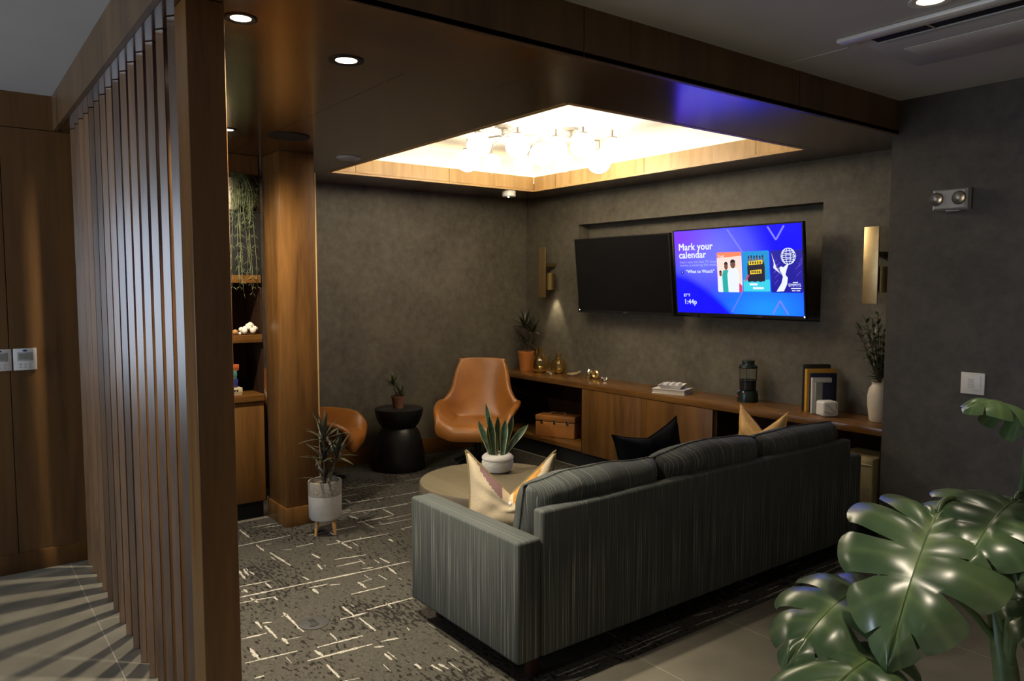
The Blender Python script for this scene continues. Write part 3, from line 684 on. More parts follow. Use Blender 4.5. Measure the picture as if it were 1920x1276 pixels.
MB().sphere((0.02, -0.02, -0.058), 0.009, n=12).build('eye', 'tiny_led', o)
o = thing('smoke_detector', 'white disc detector on the bright ceiling of the lit recess', 'detector', (-3.98, 3.08, 2.75))
MB().lathe([(0.0, -0.022), (0.05, -0.020), (0.07, -0.008), (0.072, -0.0005), (0.0, -0.0005)], n=36).build('cover', 'white', o)

# globe clusters
def chandelier(cx, cy, pts, label):
    z0 = 2.75
    o = thing('globe_chandelier', label, 'chandelier', (cx, cy, z0), group='globe ceiling lights in the recess')
    MB().lathe([(0.0, -0.03), (0.05, -0.03), (0.06, -0.022), (0.06, -0.0005), (0.0, -0.0005)], n=28).build('canopy', 'nickel', o)
    MB().lathe([(0.012, -0.075), (0.012, -0.028)], n=12).build('stem', 'nickel', o)
    for k, (x, y, r, dz) in enumerate(pts):
        x -= cx; y -= cy
        b = MB()
        b.tube([(0, 0, -0.068), (x * 0.5, y * 0.5, -0.068), (x, y, -0.068)], 0.007, 8)
        b.tube([(x, y, -0.062), (x, y, -0.10 - dz)], 0.008, 8)
        arm = b.build('arm', 'nickel', o)
        MB().lathe([(0.0, -0.10 - dz), (0.034, -0.102 - dz), (0.036, -0.112 - dz), (0.0, -0.112 - dz)], c=(x, y, 0), n=20).build('shade_cap', 'nickel', arm)
        MB().sphere((x, y, -0.108 - dz - r), r, (1, 1, 0.93), n=28).build('globe', 'globe', arm)
    return o
chandelier(-4.50, 3.33, [(-4.361, 3.02, 0.085, 0.0), (-4.80, 3.22, 0.085, 0.03), (-4.95, 3.55, 0.075, 0.01), (-4.222, 3.25, 0.085, 0.0), (-4.74, 3.70, 0.08, 0.03), (-4.353, 3.56, 0.08, 0.01)],
           'cluster of glowing white glass globes on the left half of the recess')
chandelier(-4.27, 3.78, [(-4.11, 3.50, 0.08, 0.01), (-4.52, 3.93, 0.075, 0.02), (-3.94, 3.60, 0.085, 0.0), (-4.22, 4.02, 0.09, 0.03), (-3.90, 3.84, 0.085, 0.01), (-4.56, 3.76, 0.07, 0.0)],
           'cluster of glowing white glass globes on the right half of the recess')

# ceiling air conditioner
o = thing('air_conditioner', 'slim ceiling air conditioner with a long dark outlet slot', 'air conditioner', (-1.8, 3.1, CEIL))
b = MB(); b.box(0, 2.0, -0.012, 0.062, -0.02, -0.0005, 0.008); b.build('outer_edge', 'white', o)
b = MB(); b.box(0.03, 1.98, 0.064, 0.66, -0.006, -0.0005, 0.002); b.build('face_panel', 'ceil', o)
b = MB(); b.box(0.10, 1.9, 0.075, 0.15, -0.0085, -0.0062); b.build('outlet_slot', 'toe', o)
for k in range(4):
    b = MB(); b.box(0.33 + k * 0.42, 0.336 + k * 0.42, 0.075, 0.15, -0.013, -0.0087); b.build('slot_divider', 'lightgrey', o)
b = MB(); b.box(0.10, 1.9, 0.151, 0.158, -0.014, -0.0062, 0.001); b.build('louver', 'lightgrey', o)
b = MB(); b.box(0.12, 1.95, 0.33, 0.53, -0.0085, -0.0062, 0.001); b.build('intake_panel', 'white', o)
MB().sphere((0.045, 0.10, -0.007), 0.006, n=10).build('status_light', 'brass', o)

# ------------------------------------------------------------------ long low cabinet under the televisions
FY, BYK = 4.445, TVY - 0.003
def cab(name, label, x0, x1, doors=0, inner_x1=None):
    xc = (x0 + x1) / 2; h = (x1 - x0) / 2
    o = thing(name, label, 'cabinet', (xc, FY, 0))
    d = BYK - FY
    b = MB()
    b.box(-h, -h + 0.025, 0, d, 0.14, 0.702); b.box(h - 0.025, h, 0, d, 0.14, 0.702)
    b.box(-h + 0.025, h - 0.025, d - 0.015, d, 0.14, 0.702)
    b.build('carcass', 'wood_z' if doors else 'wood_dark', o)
    b = MB(); b.box(-h + 0.025, h - 0.025, 0, d - 0.015, 0.14, 0.178, 0.001); b.build('bottom_panel', 'wood_top', o)
    b = MB(); b.box(-h, h, 0.02, d, 0.0, 0.14); b.build('toe_kick', 'toe', o)
    for k in range(doors):
        w = 2 * h / doors
        b = MB(); b.box(-h + k * w + 0.0015, -h + (k + 1) * w - 0.0015, -0.019, -0.001, 0.14, 0.70, 0.001); b.build('cabinet_door', 'wood_z', o)
    return o
cab('open_cabinet', 'open walnut cabinet bay holding the tan leather case', WX + 0.002, -4.836)
cab('door_cabinet', 'closed walnut cabinet with vertical grain doors under the televisions', -4.834, -3.442, 2)
cab('open_cabinet', 'open walnut cabinet bay behind the right end of the sofa', -3.44, -2.204)
b = MB(); b.box((WX + 0.002), -2.202, FY - 0.02, TVY - 0.002, 0.704, 0.75, 0.003)
tag(b.build('worktop', 'wood_top'), 'long walnut worktop running below the televisions', 'worktop')

# tan case in the open bay
o = thing('vanity_case', 'tan leather travel case with handle in the open cabinet bay', 'case', (-5.37, 4.62, 0.178), 0.45)
MB().box(-0.20, 0.20, -0.09, 0.09, 0, 0.145, 0.012).build('case_body', 'leather_case', o)
MB().box(-0.202, 0.202, -0.092, 0.092, 0.148, 0.205, 0.012).build('case_lid', 'leather_case', o)
MB().tube([(-0.075, 0, 0.203), (-0.07, 0, 0.225), (0.07, 0, 0.225), (0.075, 0, 0.203)], 0.007, 8).build('handle', 'leather_case', o)
for x in (-0.075, 0.075): MB().lathe([(0.011, 0.20), (0.011, 0.228), (0.0, 0.23)], c=(x, 0, 0), n=12).build('handle_mount', 'chrome', o)
for x in (-0.13, 0.0, 0.13): MB().box(x - 0.012, x + 0.012, -0.098, -0.091, 0.125, 0.165, 0.003).build('clasp', 'chrome', o)
# pale bin at right
o = thing('waste_bin', 'tall olive bin in the cabinet bay behind the sofa end', 'bin', (-2.40, 4.60, 0.178))
MB().box(-0.13, 0.13, -0.15, 0.15, 0, 0.375, 0.02).build('bin_body', 'bin', o)
MB().box(0.02, 0.12, -0.155, -0.149, 0.33, 0.336, 0.002).build('pull_line', 'pages', o)

# ------------------------------------------------------------------ plants with strap leaves
def strap(b, p0, d0, L, W, droop, nseg=7, fold=0.25, mats=None, twist=0.0):
    "one strap leaf: a folded, drooping, tapering strip"
    d = Vector(d0).normalized(); side = d.cross(Vector((0, 0, 1)))
    if side.length < 1e-3: side = Vector((1, 0, 0))
    side.normalize(); p = Vector(p0); rows = []
    for i in range(nseg + 1):
        t = i / nseg
        w = W * (0.35 + 1.9 * t) * (1 - t) ** 0.75 if t < 0.35 else W * (0.35 + 1.9 * 0.35) * (1 - t) ** 0.75
        up = side.cross(d).normalized()
        rows.append([p - side * w + up * w * fold, p.copy(), p + side * w + up * w * fold])
        d = (d + Vector((0, 0, -droop / nseg))).normalized(); p = p + d * (L / nseg)
    V = [[b.bm.verts.new(q) for q in r] for r in rows]
    for i in range(nseg):
        for j in range(2):
            b.bm.faces.new((V[i][j], V[i][j + 1], V[i + 1][j + 1], V[i + 1][j]))
def rosette(b, c, n, L, W, seed, lo=15, hi=75, droop=0.8, az0=0):
    r = R_(seed)
    for k in range(n):
        az = az0 + k * 2.39996 + r.uniform(-0.25, 0.25); el = math.radians(lo + (hi - lo) * (k + 0.5) / n + r.uniform(-6, 6))
        l = L * r.uniform(0.8, 1.1)
        strap(b, (c[0], c[1], c[2] + 0.02 * k / n), (math.cos(az) * math.cos(el), math.sin(az) * math.cos(el), math.sin(el)), l, W, droop * r.uniform(0.5, 1.2))
# standing planter by the pillar
o = thing('potted_plant', 'dark leafed dracaena in a white pot on wooden legs beside the pillar', 'plant', (-4.545, 1.935, 0.006))
MB().lathe([(0.0, 0.10), (0.095, 0.10), (0.103, 0.115), (0.105, 0.255), (0.0, 0.255)], n=36).build('pot', 'planter_white', o)
MB().lathe([(0.105, 0.256), (0.107, 0.335), (0.104, 0.345), (0.095, 0.345), (0.094, 0.31), (0.0, 0.31), (0.0, 0.256)], n=36).build('speckled_band', 'planter_grey', o)
MB().lathe([(0.0, 0.311), (0.05, 0.322), (0.092, 0.316), (0.092, 0.3112)], n=24).build('soil', 'moss', o)
for k in range(4):
    an = math.radians(20 + 90 * k); c, s = math.cos(an), math.sin(an)
    MB().tube([(0.085 * c, 0.085 * s, 0.0), (0.068 * c, 0.068 * s, 0.112)], [0.009, 0.014], 10).build('leg', 'wood_leg', o)
b = MB(); b.tube([(0.0, 0, 0.31), (-0.01, 0.005, 0.45), (0.0, 0.0, 0.66)], [0.009, 0.008, 0.006], 8); b.tube([(0.02, 0.01, 0.31), (0.05, 0.04, 0.42), (0.055, 0.06, 0.52)], [0.008, 0.007, 0.005], 8)
b.build('stem', 'stem_brown', o)
b = MB()
rosette(b, (0.0, 0, 0.34), 9, 0.19, 0.017, 1, 12, 70, 0.5)
rosette(b, (-0.005, 0.0, 0.46), 15, 0.18, 0.021, 2, 5, 70, 0.6, 0.7)
rosette(b, (0.0, 0.0, 0.60), 16, 0.18, 0.021, 3, 8, 85, 0.6, 0.2)
rosette(b, (0.055, 0.06, 0.49), 15, 0.18, 0.021, 4, 5, 80, 0.5, 0.4)
b.build('foliage', 'leaf_dark', o, recalc=False)

# ------------------------------------------------------------------ lounge chairs
def chair(label, loc, rz):
    o = thing('lounge_chair', label, 'chair', loc, rz, 'cognac swivel lounge chairs')
    # centre line from front lip over the seat up the back: (x forward, z)
    cl = [(0.345, 0.335), (0.355, 0.375), (0.30, 0.405), (0.10, 0.385), (-0.10, 0.375), (-0.20, 0.405), (-0.26, 0.50), (-0.315, 0.66), (-0.36, 0.82), (-0.385, 0.915), (-0.40, 0.965)]
    hw = [0.30, 0.325, 0.355, 0.38, 0.385, 0.375, 0.33, 0.285, 0.26, 0.242, 0.232]
    rise = [0.05, 0.10, 0.155, 0.205, 0.215, 0.19, 0.12, 0.04, 0.01, 0.0, -0.0]
    fwd = [0, 0, 0, 0.0, 0.02, 0.05, 0.09, 0.08, 0.06, 0.045, 0.04]
    def cr(tab, t):
        t = t * (len(tab) - 1); i = min(int(t), len(tab) - 2); f = t - i
        g = lambda k: tab[max(0, min(len(tab) - 1, k))]
        p0, p1, p2, p3 = g(i - 1), g(i), g(i + 1), g(i + 2)
        return 0.5 * (2 * p1 + (p2 - p0) * f + (2 * p0 - 5 * p1 + 4 * p2 - p3) * f * f + (3 * p1 - p0 - 3 * p2 + p3) * f ** 3)
    cx = [c[0] for c in cl]; cz = [c[1] for c in cl]
    def fn(u, v):
        s = 2 * u - 1; w = cr(hw, v); a = abs(s)
        k = max(0, (a - 0.5) / 0.5) ** 1.5
        top = max(0.0, (v - 0.75) / 0.25) ** 2
        cor = 1 - 0.10 * top * a ** 4
        return Vector((cr(cx, v) + cr(fwd, v) * a ** 2.2 , s * w * cor, cr(cz, v) + cr(rise, v) * k - 0.03 * top * a ** 5))
    b = MB(); b.grid(fn, 22, 40)
    sh = b.build('shell', 'leather', o, sharp=2.0)
    md = sh.modifiers.new('thick', 'SOLIDIFY'); md.thickness = 0.055; md.offset = -1
    md = sh.modifiers.new('soft', 'SUBSURF'); md.levels = 1; md.render_levels = 1
    b = MB()
    def pad(u, v):
        s = 2 * u - 1; t = 2 * v - 1
        r = (1 - abs(s) ** 5) * (1 - abs(t) ** 5)
        x = 0.08 + t * 0.245; return Vector((x, s * 0.285, 0.412 + 0.03 * max(0, r) ** 0.4 + (0.015 if x > 0.2 else 0)))
    b.grid(pad, 20, 20); p = b.build('seat_pad', 'leather', o, sharp=2.0)
    md = p.modifiers.new('thick', 'SOLIDIFY'); md.thickness = 0.05; md.offset = -1
    MB().lathe([(0.0, 0.10), (0.028, 0.10), (0.028, 0.30), (0.10, 0.335), (0.10, 0.345), (0.0, 0.345)], n=20).build('column', 'black', o)
    for k in range(4):
        an = PI / 4 + k * PI / 2; c, s = math.cos(an), math.sin(an)
        MB().tube([(0.0, 0.0, 0.115), (0.15 * c, 0.15 * s, 0.085), (0.33 * c, 0.33 * s, 0.0145)], [0.022, 0.018, 0.013], 10).build('leg', 'black', o)
    return o
chair('tan leather swivel armchair left of the low cabinet under the window-less back corner', (-5.40, 3.72, 0.006), math.atan2(-0.66, 0.75))
chair('tan leather armchair half hidden behind the pillar', (-5.70, 2.30, 0.006), math.atan2(0.80, 0.60))
for c_ in ('lounge_chair', 'lounge_chair.001'): bpy.data.objects[c_].scale = (1, 1, 0.955)
bpy.data.objects['lounge_chair']['label'] = 'tan leather high back armchair in the back corner beside the low cabinet'

# black drum side table
o = thing('side_table', 'black hourglass side table between the two tan armchairs', 'table', (-5.80, 3.16, 0.006))
MB().lathe([(0.0, 0.0), (0.215, 0.0), (0.225, 0.02), (0.222, 0.10), (0.205, 0.22), (0.175, 0.32), (0.145, 0.365), (0.0, 0.365)], n=44).build('base', 'black', o)
MB().lathe([(0.0, 0.366), (0.145, 0.366), (0.175, 0.40), (0.198, 0.45), (0.208, 0.51), (0.208, 0.525), (0.200, 0.53), (0.0, 0.53)], n=44).build('top', 'black', o)
o = thing('potted_plant', 'small spiky plant in a brown clay pot on the black side table', 'plant', (-5.79, 3.15, 0.5365))
MB().lathe([(0.0, 0), (0.042, 0), (0.056, 0.085), (0.060, 0.087), (0.061, 0.108), (0.054, 0.108), (0.052, 0.095), (0.0, 0.095)], n=28).build('pot', 'clay', o)
MB().tube([(-0.01, 0, 0.09), (-0.03, -0.02, 0.16), (-0.035, -0.03, 0.22)], [0.006, 0.006, 0.004], 8).build('stem', 'stem_brown', o)
b = MB(); rosette(b, (0.02, 0.015, 0.10), 18, 0.11, 0.016, 8, 15, 80, 0.5); rosette(b, (-0.035, -0.03, 0.19), 24, 0.11, 0.017, 9, -5, 85, 0.4)
b.build('foliage', 'leaf_mid', o, recalc=False)

# ------------------------------------------------------------------ coffee table
o = thing('coffee_table', 'round greige coffee table behind the sofa arm', 'table', (-3.76, 2.70, 0.006))
MB().lathe([(0.0, 0.335), (0.44, 0.335), (0.447, 0.34), (0.45, 0.35), (0.45, 0.388), (0.447, 0.393), (0.0, 0.394)], n=72, mat=0).build('top', 'tabletop', o)
MB().lathe([(0.4515, 0.338), (0.4525, 0.342), (0.4525, 0.386), (0.4515, 0.390), (0.4505, 0.386), (0.4505, 0.342)], n=72, closed_prof=True).build('edge_band', 'table_edge', o)
MB().lathe([(0.0, 0.0), (0.30, 0.0), (0.30, 0.02), (0.26, 0.04), (0.26, 0.335), (0.0, 0.335)], n=48).build('base', 'blackmat', o)
o = thing('snake_plant', 'snake plant with yellow edged leaves in a ribbed white pot', 'plant', (-3.90, 2.84, 0.4005))
prof = [(0.0, 0), (0.070, 0)]
for k in range(9):
    h = 0.008 + k * 0.0085; prof += [(0.080 + 0.018 * math.sin(PI * (k + 0.5) / 12), h), (0.0845 + 0.018 * math.sin(PI * (k + 0.5) / 12), h + 0.004)]
prof += [(0.103, 0.088), (0.101, 0.098), (0.085, 0.113), (0.070, 0.118), (0.062, 0.116), (0.060, 0.10), (0.0, 0.10)]
MB().lathe(prof, n=44).build('pot', 'ceramic_white', o)
rg = R_(21)
for k, (dx, lean, L, w) in enumerate(((-0.040, -0.30, 0.24, 0.024), (-0.030, -0.16, 0.35, 0.020), (-0.012, -0.06, 0.22, 0.028), (0.004, 0.02, 0.26, 0.020), (0.018, 0.14, 0.24, 0.024), (0.030, 0.26, 0.27, 0.022), (0.036, 0.62, 0.24, 0.022), (0.0, -0.10, 0.19, 0.024), (-0.02, -0.2, 0.27, 0.022))):
    b = MB(); bx = RT * dx + Vector((rg.uniform(-0.02, 0.02), rg.uniform(-0.02, 0.02), 0.098)); dirv = (RT * lean + Vector((0, 0, 1)) + Vector((rg.uniform(-0.1, 0.1), rg.uniform(-0.1, 0.1), 0))).normalized()
    sd = (RT + FW * rg.uniform(-0.7, 0.7)); sd = (sd - dirv * sd.dot(dirv)).normalized(); fr = sd.cross(dirv)
    def leaf(u, v):
        s = 2 * u - 1; prof_ = (0.55 + 0.9 * v) * (1 if v < 0.5 else max(0.0, 1 - ((v - 0.5) / 0.5) ** 2.2))
        return bx + dirv * (L * v) + RT * (0.05 * lean * v * v) + sd * (s * w * prof_) + fr * (0.35 * w * prof_ * s * s)
    b.grid(leaf, 8, 14, matfn=lambda u, v: 1 if (u < 0.125 or u > 0.875) else 0)
    b.build('leaf', ['leaf_snake', 'leaf_edge'], o, recalc=False)

# ------------------------------------------------------------------ sofa
SX0, SXB = -3.11, -2.275
sofa = thing('sofa', 'long slate striped sofa seen from behind', 'sofa', (-2.69, 3.035, 0.006))
ox, oy, oz = -2.69, 3.035, 0.006
def sbox(name, x0, x1, y0, y1, z0, z1, bev=0.012, mat='fabric', seg=3):
    return MB().box(x0 - ox, x1 - ox, y0 - oy, y1 - oy, z0 - oz, z1 - oz, bev, seg=seg).build(name, mat, sofa)
sbox('arm', SX0, SXB, 1.752, 1.873, 0.105, 0.60, 0.014)
sbox('arm', SX0, SXB, 4.205, 4.326, 0.105, 0.60, 0.014)
sbox('back', SXB - 0.062, SXB, 1.875, 4.203, 0.105, 0.705, 0.014)
sbox('seat_base', SX0 + 0.01, SXB - 0.063, 1.875, 4.203, 0.105, 0.29, 0.01)
for k in range(3):
    y0 = 1.88 + k * 0.7735; sbox('seat_cushion', SX0 - 0.01, SXB - 0.075, y0, y0 + 0.768, 0.292, 0.42, 0.03)
for x in (SX0 + 0.07, SXB - 0.07):
    for y in (1.88, 4.2): sbox('leg', x - 0.022, x + 0.022, y - 0.022, y + 0.022, 0.006, 0.105, 0.003, 'wood_dark')
def cushion(k, y0, y1, seed, zt):
    b = MB(); r = R_(seed)
    w, h, t = (y1 - y0), zt - 0.425, 0.115
    def surf(side):
        def fn(u, v):
            s, q = 2 * u - 1, 2 * v - 1
            e = max(0.0, (1 - abs(s) ** 7)) ** 0.5 * max(0.0, (1 - abs(q) ** 6)) ** 0.55
            n = mnoise.noise(Vector((s * 2.2 + seed, q * 2.0, side * 3.1))) * 0.016 * e + mnoise.noise(Vector((s * 7 + seed, q * 4, side * 3.1))) * 0.006 * e
            sag = -0.028 * (1 - (1 - abs(s)) ** 0.5) * max(0, q) + mnoise.noise(Vector((s * 2.0 + seed * 3, 0.3, 0))) * 0.014 * max(0, q)
            z = 0.425 + h * v + sag
            x = -2.452 - 0.02 * (1 - v) - side * (t * e + n) + 0.045 * v
            return Vector((x - ox, y0 + w * (0.5 + 0.5 * s * (1 - 0.012 * (1 - abs(q)))) - oy, z - oz))
        return fn
    b.grid(surf(1), 36, 22); b.grid(surf(-1), 36, 22)
    # welt round the edge
    o = b.build('back_cushion', 'fabric', sofa, weld=0.0006, sharp=1.2)
    pts = []
    for kk in range(80):
        f = kk / 80 * 4; i = int(f); g = f - i
        u, v = [(g, 1), (1, 1 - g), (1 - g, 0), (0, g)][i]
        pts.append(surf(1)(u, v))
    pts.append(pts[0]); MB().tube(pts, 0.0045, 6).build('welt', 'fabric', o)
cushion(0, 1.885, 2.655, 1, 0.812); cushion(1, 2.66, 3.43, 2, 0.822); cushion(2, 3.435, 4.20, 3, 0.812)

def throw(label, cat, loc, rz, tilt, w, h, t, chop, mats, matfn=None, seed=0, pipe=None, lean=0.0):
    o = thing('throw_pillow', label, cat, loc, rot=(tilt, lean, rz), group=None)
    def surf(side):
        def fn(u, v):
            s, q = 2 * u - 1, 2 * v - 1
            e = max(0.0, 1 - s ** 4) ** 0.6 * max(0.0, 1 - q ** 4) ** 0.6
            pin = 1 - 0.10 * (1 - abs(q)) ** 1 * 1.0
            x = w / 2 * s * (1 - 0.07 * (1 - q * q)) * (1 + 0.04 * (abs(q) ** 3))
            z = h * v * 1.0 + 0.03 * (1 - v) * (1 - abs(s)) - h * 0.05 * 0
            z -= chop * max(0.0, 1 - abs(s) * 1.02) ** 1.05 * max(0.0, v - 0.25) / 0.75
            z += 0.02 * abs(s) ** 3 * max(0, q)
            n = mnoise.noise(Vector((s * 2.5 + seed, q * 2.5, side))) * 0.012 * e
            y = side * (t * e * (1 - 0.45 * max(0, 1 - abs(s) * 2.0) * v) + n)
            return Vector((x, y, z))
        return fn
    b = MB(); b.grid(surf(-1), 32, 32, matfn=matfn); b.grid(surf(1), 32, 32, matfn=(lambda u, v: 0) if not matfn else matfn)
    b.build('cover', mats, o, weld=0.0005, sharp=1.4)
    pts = []
    for kk in range(128):
        f = kk / 128 * 4; i = int(f); g = f - i
        u, v = [(g, 1), (1, 1 - g), (1 - g, 0), (0, g)][i]
        pts.append(surf(1)(u, v))
    pts.append(pts[0]); MB().tube(pts, 0.006 if pipe else 0.003, 6).build('piping', pipe or mats[0], o)
    return o
def cream_mat(u, v):
    s = abs(2 * u - 1)
    if v > 0.62 and s < 0.80 * (v - 0.55) / 0.45:
        d = u - 0.5
        return 2 if d < -0.10 else (3 if d < 0.02 else 1)
    return 0
pc = wp(956, 930, 3.50)
o = throw('cream pillow with mustard and mauve print propped against the left sofa arm', 'pillow', (pc.x - 0.008, pc.y + 0.01, 0.425), YAW - 0.02, math.radians(-10), 0.41, 0.385, 0.085, 0.185,
          ['pillow_cream', 'pillow_mustard', 'pillow_purple', 'pillow_white'], cream_mat, 4, 'piping')
MB().sphere((0.0, -0.062, 0.165), 0.009, (1, 0.4, 1), n=14).build('button', 'ceramic_white', o)
throw('black pillow standing on the middle of the sofa', 'pillow', (-2.76, 3.10, 0.425), PI / 2 - 0.10, math.radians(-8), 0.45, 0.40, 0.08, 0.055, ['pillow_black'], None, 7, lean=-0.13)
throw('tan pillow peeking over the right end of the sofa', 'pillow', (-2.815, 4.09, 0.425), PI - 0.12, math.radians(4), 0.37, 0.385, 0.07, 0.13, ['pillow_tan'], None, 9)

# ------------------------------------------------------------------ televisions
TVW, TVH = 1.125, 0.665
def tv_body(label, loc, rz, tilt):
    o = thing('television', label, 'television', loc, rot=(tilt, 0, rz), group='wall mounted televisions')
    MB().box(-TVW / 2, TVW / 2, 0.0, 0.03, 0.0, TVH, 0.004).build('housing', 'blackmat', o)
    MB().box(-TVW * 0.32, TVW * 0.32, 0.031, 0.06, 0.08, TVH * 0.6, 0.01).build('rear_case', 'blackmat', o)
    f = MB(); e = 0.011
    f.box(-TVW / 2, TVW / 2, -0.004, -0.0005, TVH - e, TVH); f.box(-TVW / 2, TVW / 2, -0.004, -0.0005, 0, 0.022)
    f.box(-TVW / 2, -TVW / 2 + e, -0.004, -0.0005, 0.022, TVH - e); f.box(TVW / 2 - e, TVW / 2, -0.004, -0.0005, 0.022, TVH - e)
    f.build('bezel', 'black', o)
    MB().box(-0.10, 0.10, 0.061, 0.25, 0.2, 0.40).build('wall_mount', 'blackmat', o)
    return o
tilt = math.radians(6)
TVB = (-3.455, 4.70, 1.365)
tv = tv_body('switched on television with a blue calendar screen', TVB, 0.0, tilt)
t2 = tv_body('switched off black television left of the lit one', (-4.635, 4.722, 1.352), 0.0, tilt)
MB().box(-TVW / 2 + 0.011, TVW / 2 - 0.011, -0.0022, -0.0005, 0.022, TVH - 0.011).build('screen', 'blackgloss', t2)
MB().box(-TVW / 2 + 0.006, -TVW / 2 + 0.012, -0.0055, -0.0042, 0.020, 0.026).build('standby_light', 'tiny_led', t2)
MB().box(0.0, 0.05, -0.0052, -0.0042, 0.008, 0.013).build('maker_badge', 'nickel', t2)
MB().box(TVW / 2 - 0.012, TVW / 2 - 0.004, -0.0055, -0.0042, 0.012, 0.022).build('standby_light', 'tiny_led', tv)
MB().box(0.18, 0.22, -0.0052, -0.0042, 0.007, 0.012).build('maker_badge', 'nickel', tv)
MB().box(-0.44, -0.36, 0.0, 0.028, -0.018, -0.0005, 0.003).build('sensor_bump', 'blackmat', tv)
sw, sh_ = TVW - 0.022, TVH - 0.033; sx0, sz0 = -sw / 2, 0.022
def picture(u, v):
    def mixc(a, c, t): t = max(0, min(1, t)); return tuple(x + (y - x) * t for x, y in zip(a, c))
    deep, royal, az, per, pur = (0.0, 0.0, 0.24), (0.0005, 0.0012, 0.36), (0.001, 0.033, 0.42), (0.018, 0.020, 0.25), (0.026, 0.004, 0.24)
    c = mixc(royal, per, 1.25 - 1.6 * math.hypot((u - 0.30) * 1.0, (v - 0.72) * 0.9) * 1.5)
    c = mixc(c, pur, 1.0 - 2.6 * math.hypot(u - 0.02, v - 0.92))
    c = mixc(c, az, (1.0 - 2.1 * math.hypot((u - 0.72) * 0.9, v - 0.05)) * 1.15)
    lo = 0.46 - 1.55 * (u ** 1.6)                     # dark wave at lower left
    c = mixc(c, deep, (lo - v + 0.05) / 0.10)
    c = mixc(c, deep, (u - 0.58 - 0.30 * (1 - v)) / 0.16 * (1 if v > 0.45 else max(0, (v - 0.3) / 0.15)))
    return c
b = MB(); NU, NV = 112, 64
lay = b.bm.verts.layers.float_color.new('picture')
V = b.grid(lambda u, v: Vector((sx0 + sw * u, -0.0022, sz0 + sh_ * v)), NU, NV)
for i in range(NU + 1):
    for j in range(NV + 1): V[i][j][lay] = (*picture(i / NU, j / NV), 1)
b.build('screen', 'screen', tv, recalc=False)
def spt(u, v, y=-0.0030): return (sx0 + sw * u, y, sz0 + sh_ * v)
def srect(name, u0, u1, v0, v1, mat, y=-0.0030, parent=tv):
    return MB().box(sx0 + sw * u0, sx0 + sw * u1, y, y + 0.0005, sz0 + sh_ * v0, sz0 + sh_ * v1).build(name, mat, parent)
def sline(b, pts, w, y=-0.0030, mat=0):
    for (u0, v0), (u1, v1) in zip(pts, pts[1:]):
        p, q = Vector(spt(u0, v0, y)), Vector(spt(u1, v1, y)); d = (q - p).normalized(); n = Vector((-d.z, 0, d.x)) * w / 2
        b.poly([p - n, q - n, q + n, p + n], mat)
def spoly(b, pts, y, mat=0): b.poly([spt(u, v, y) for u, v in pts], mat)
text('headline', 'Mark your\ncalendar', 0.074, 'px_white', tv, spt(0.035, 0.765), bold=0.0016)
text('caption', "Don't miss the best TV shows &\nmovies premiering this week.", 0.0285, 'px_dim', tv, spt(0.040, 0.605))
text('voice_hint', '\u201cWhat to Watch\u201d', 0.036, 'px_white', tv, spt(0.090, 0.485), bold=0.0006)
b = MB(); b.poly([spt(0.060 + 0.014 * math.cos(k * PI / 8), 0.496 + 0.025 * math.sin(k * PI / 8)) for k in range(16)]); b.build('voice_icon', 'px_deep', tv, recalc=False)
srect('voice_mark', 0.0575, 0.0625, 0.486, 0.507, 'px_white', -0.0037)
text('temperature', '87\u00b0F', 0.034, 'px_white', tv, spt(0.060, 0.195))
text('clock', '1:44p', 0.054, 'px_white', tv, spt(0.062, 0.105), bold=0.0006)
b = MB()
sline(b, [(0.762, 0.985), (0.820, 0.835), (0.880, 0.985)], 0.014); sline(b, [(0.780, 0.012), (0.835, 0.165), (0.890, 0.012)], 0.012)
b.build('chevron', 'px_line', tv, recalc=False)
b = MB(); sline(b, [(0.455, 0.985), (0.575, 0.70)], 0.013); sline(b, [(0.560, 0.27), (0.465, 0.02)], 0.007); b.build('diagonal_ray', 'px_line', tv, recalc=False)
def card(u0, u1, v0, v1, mat):
    r = 0.012; ru, rv = r / sw, r / sh_; pts = []
    for cu_, cv, a0 in ((u1 - ru, v1 - rv, 0), (u0 + ru, v1 - rv, 90), (u0 + ru, v0 + rv, 180), (u1 - ru, v0 + rv, 270)):
        for k in range(5): an = math.radians(a0 + k * 22.5); pts.append((cu_ + ru * math.cos(an), cv + rv * math.sin(an)))
    b = MB(); spoly(b, pts, -0.0034); return b.build('poster_card', mat, tv, recalc=False)
C0, C1 = 0.255, 0.722
c1 = card(0.362, 0.560, C0, C1, 'px_peach')
b = MB(); spoly(b, [(0.362, 0.655), (0.560, 0.675), (0.560, 0.71), (0.553, 0.722), (0.369, 0.722), (0.362, 0.71)], -0.0038); b.build('poster_sky', 'px_orange', c1, recalc=False)
text('poster_title', 'THE', 0.030, 'px_white', c1, spt(0.372, 0.655, -0.0042))
def figure(b, u, v0, h, w, y, m_body, m_head, m_hair):
    spoly(b, [(u - w * .5, v0), (u + w * .5, v0), (u + w * .55, v0 + h * .55), (u + w * .38, v0 + h * .72), (u - w * .38, v0 + h * .72), (u - w * .55, v0 + h * .55)], y, m_body)
    spoly(b, [(u + w * .24 * math.cos(k * PI / 6), v0 + h * .84 + h * .12 * math.sin(k * PI / 6)) for k in range(12)], y - 0.0001, m_head)
    spoly(b, [(u + w * .25 * math.cos(k * PI / 6), v0 + h * .90 + h * .09 * math.sin(k * PI / 6)) for k in range(0, 7)], y - 0.0002, m_hair)
b = MB()
figure(b, 0.388, C0 + 0.0, 0.26, 0.042, -0.0038, 2, 3, 4); figure(b, 0.435, C0, 0.36, 0.062, -0.0040, 1, 3, 4); figure(b, 0.490, C0, 0.385, 0.085, -0.0043, 2, 3, 4)
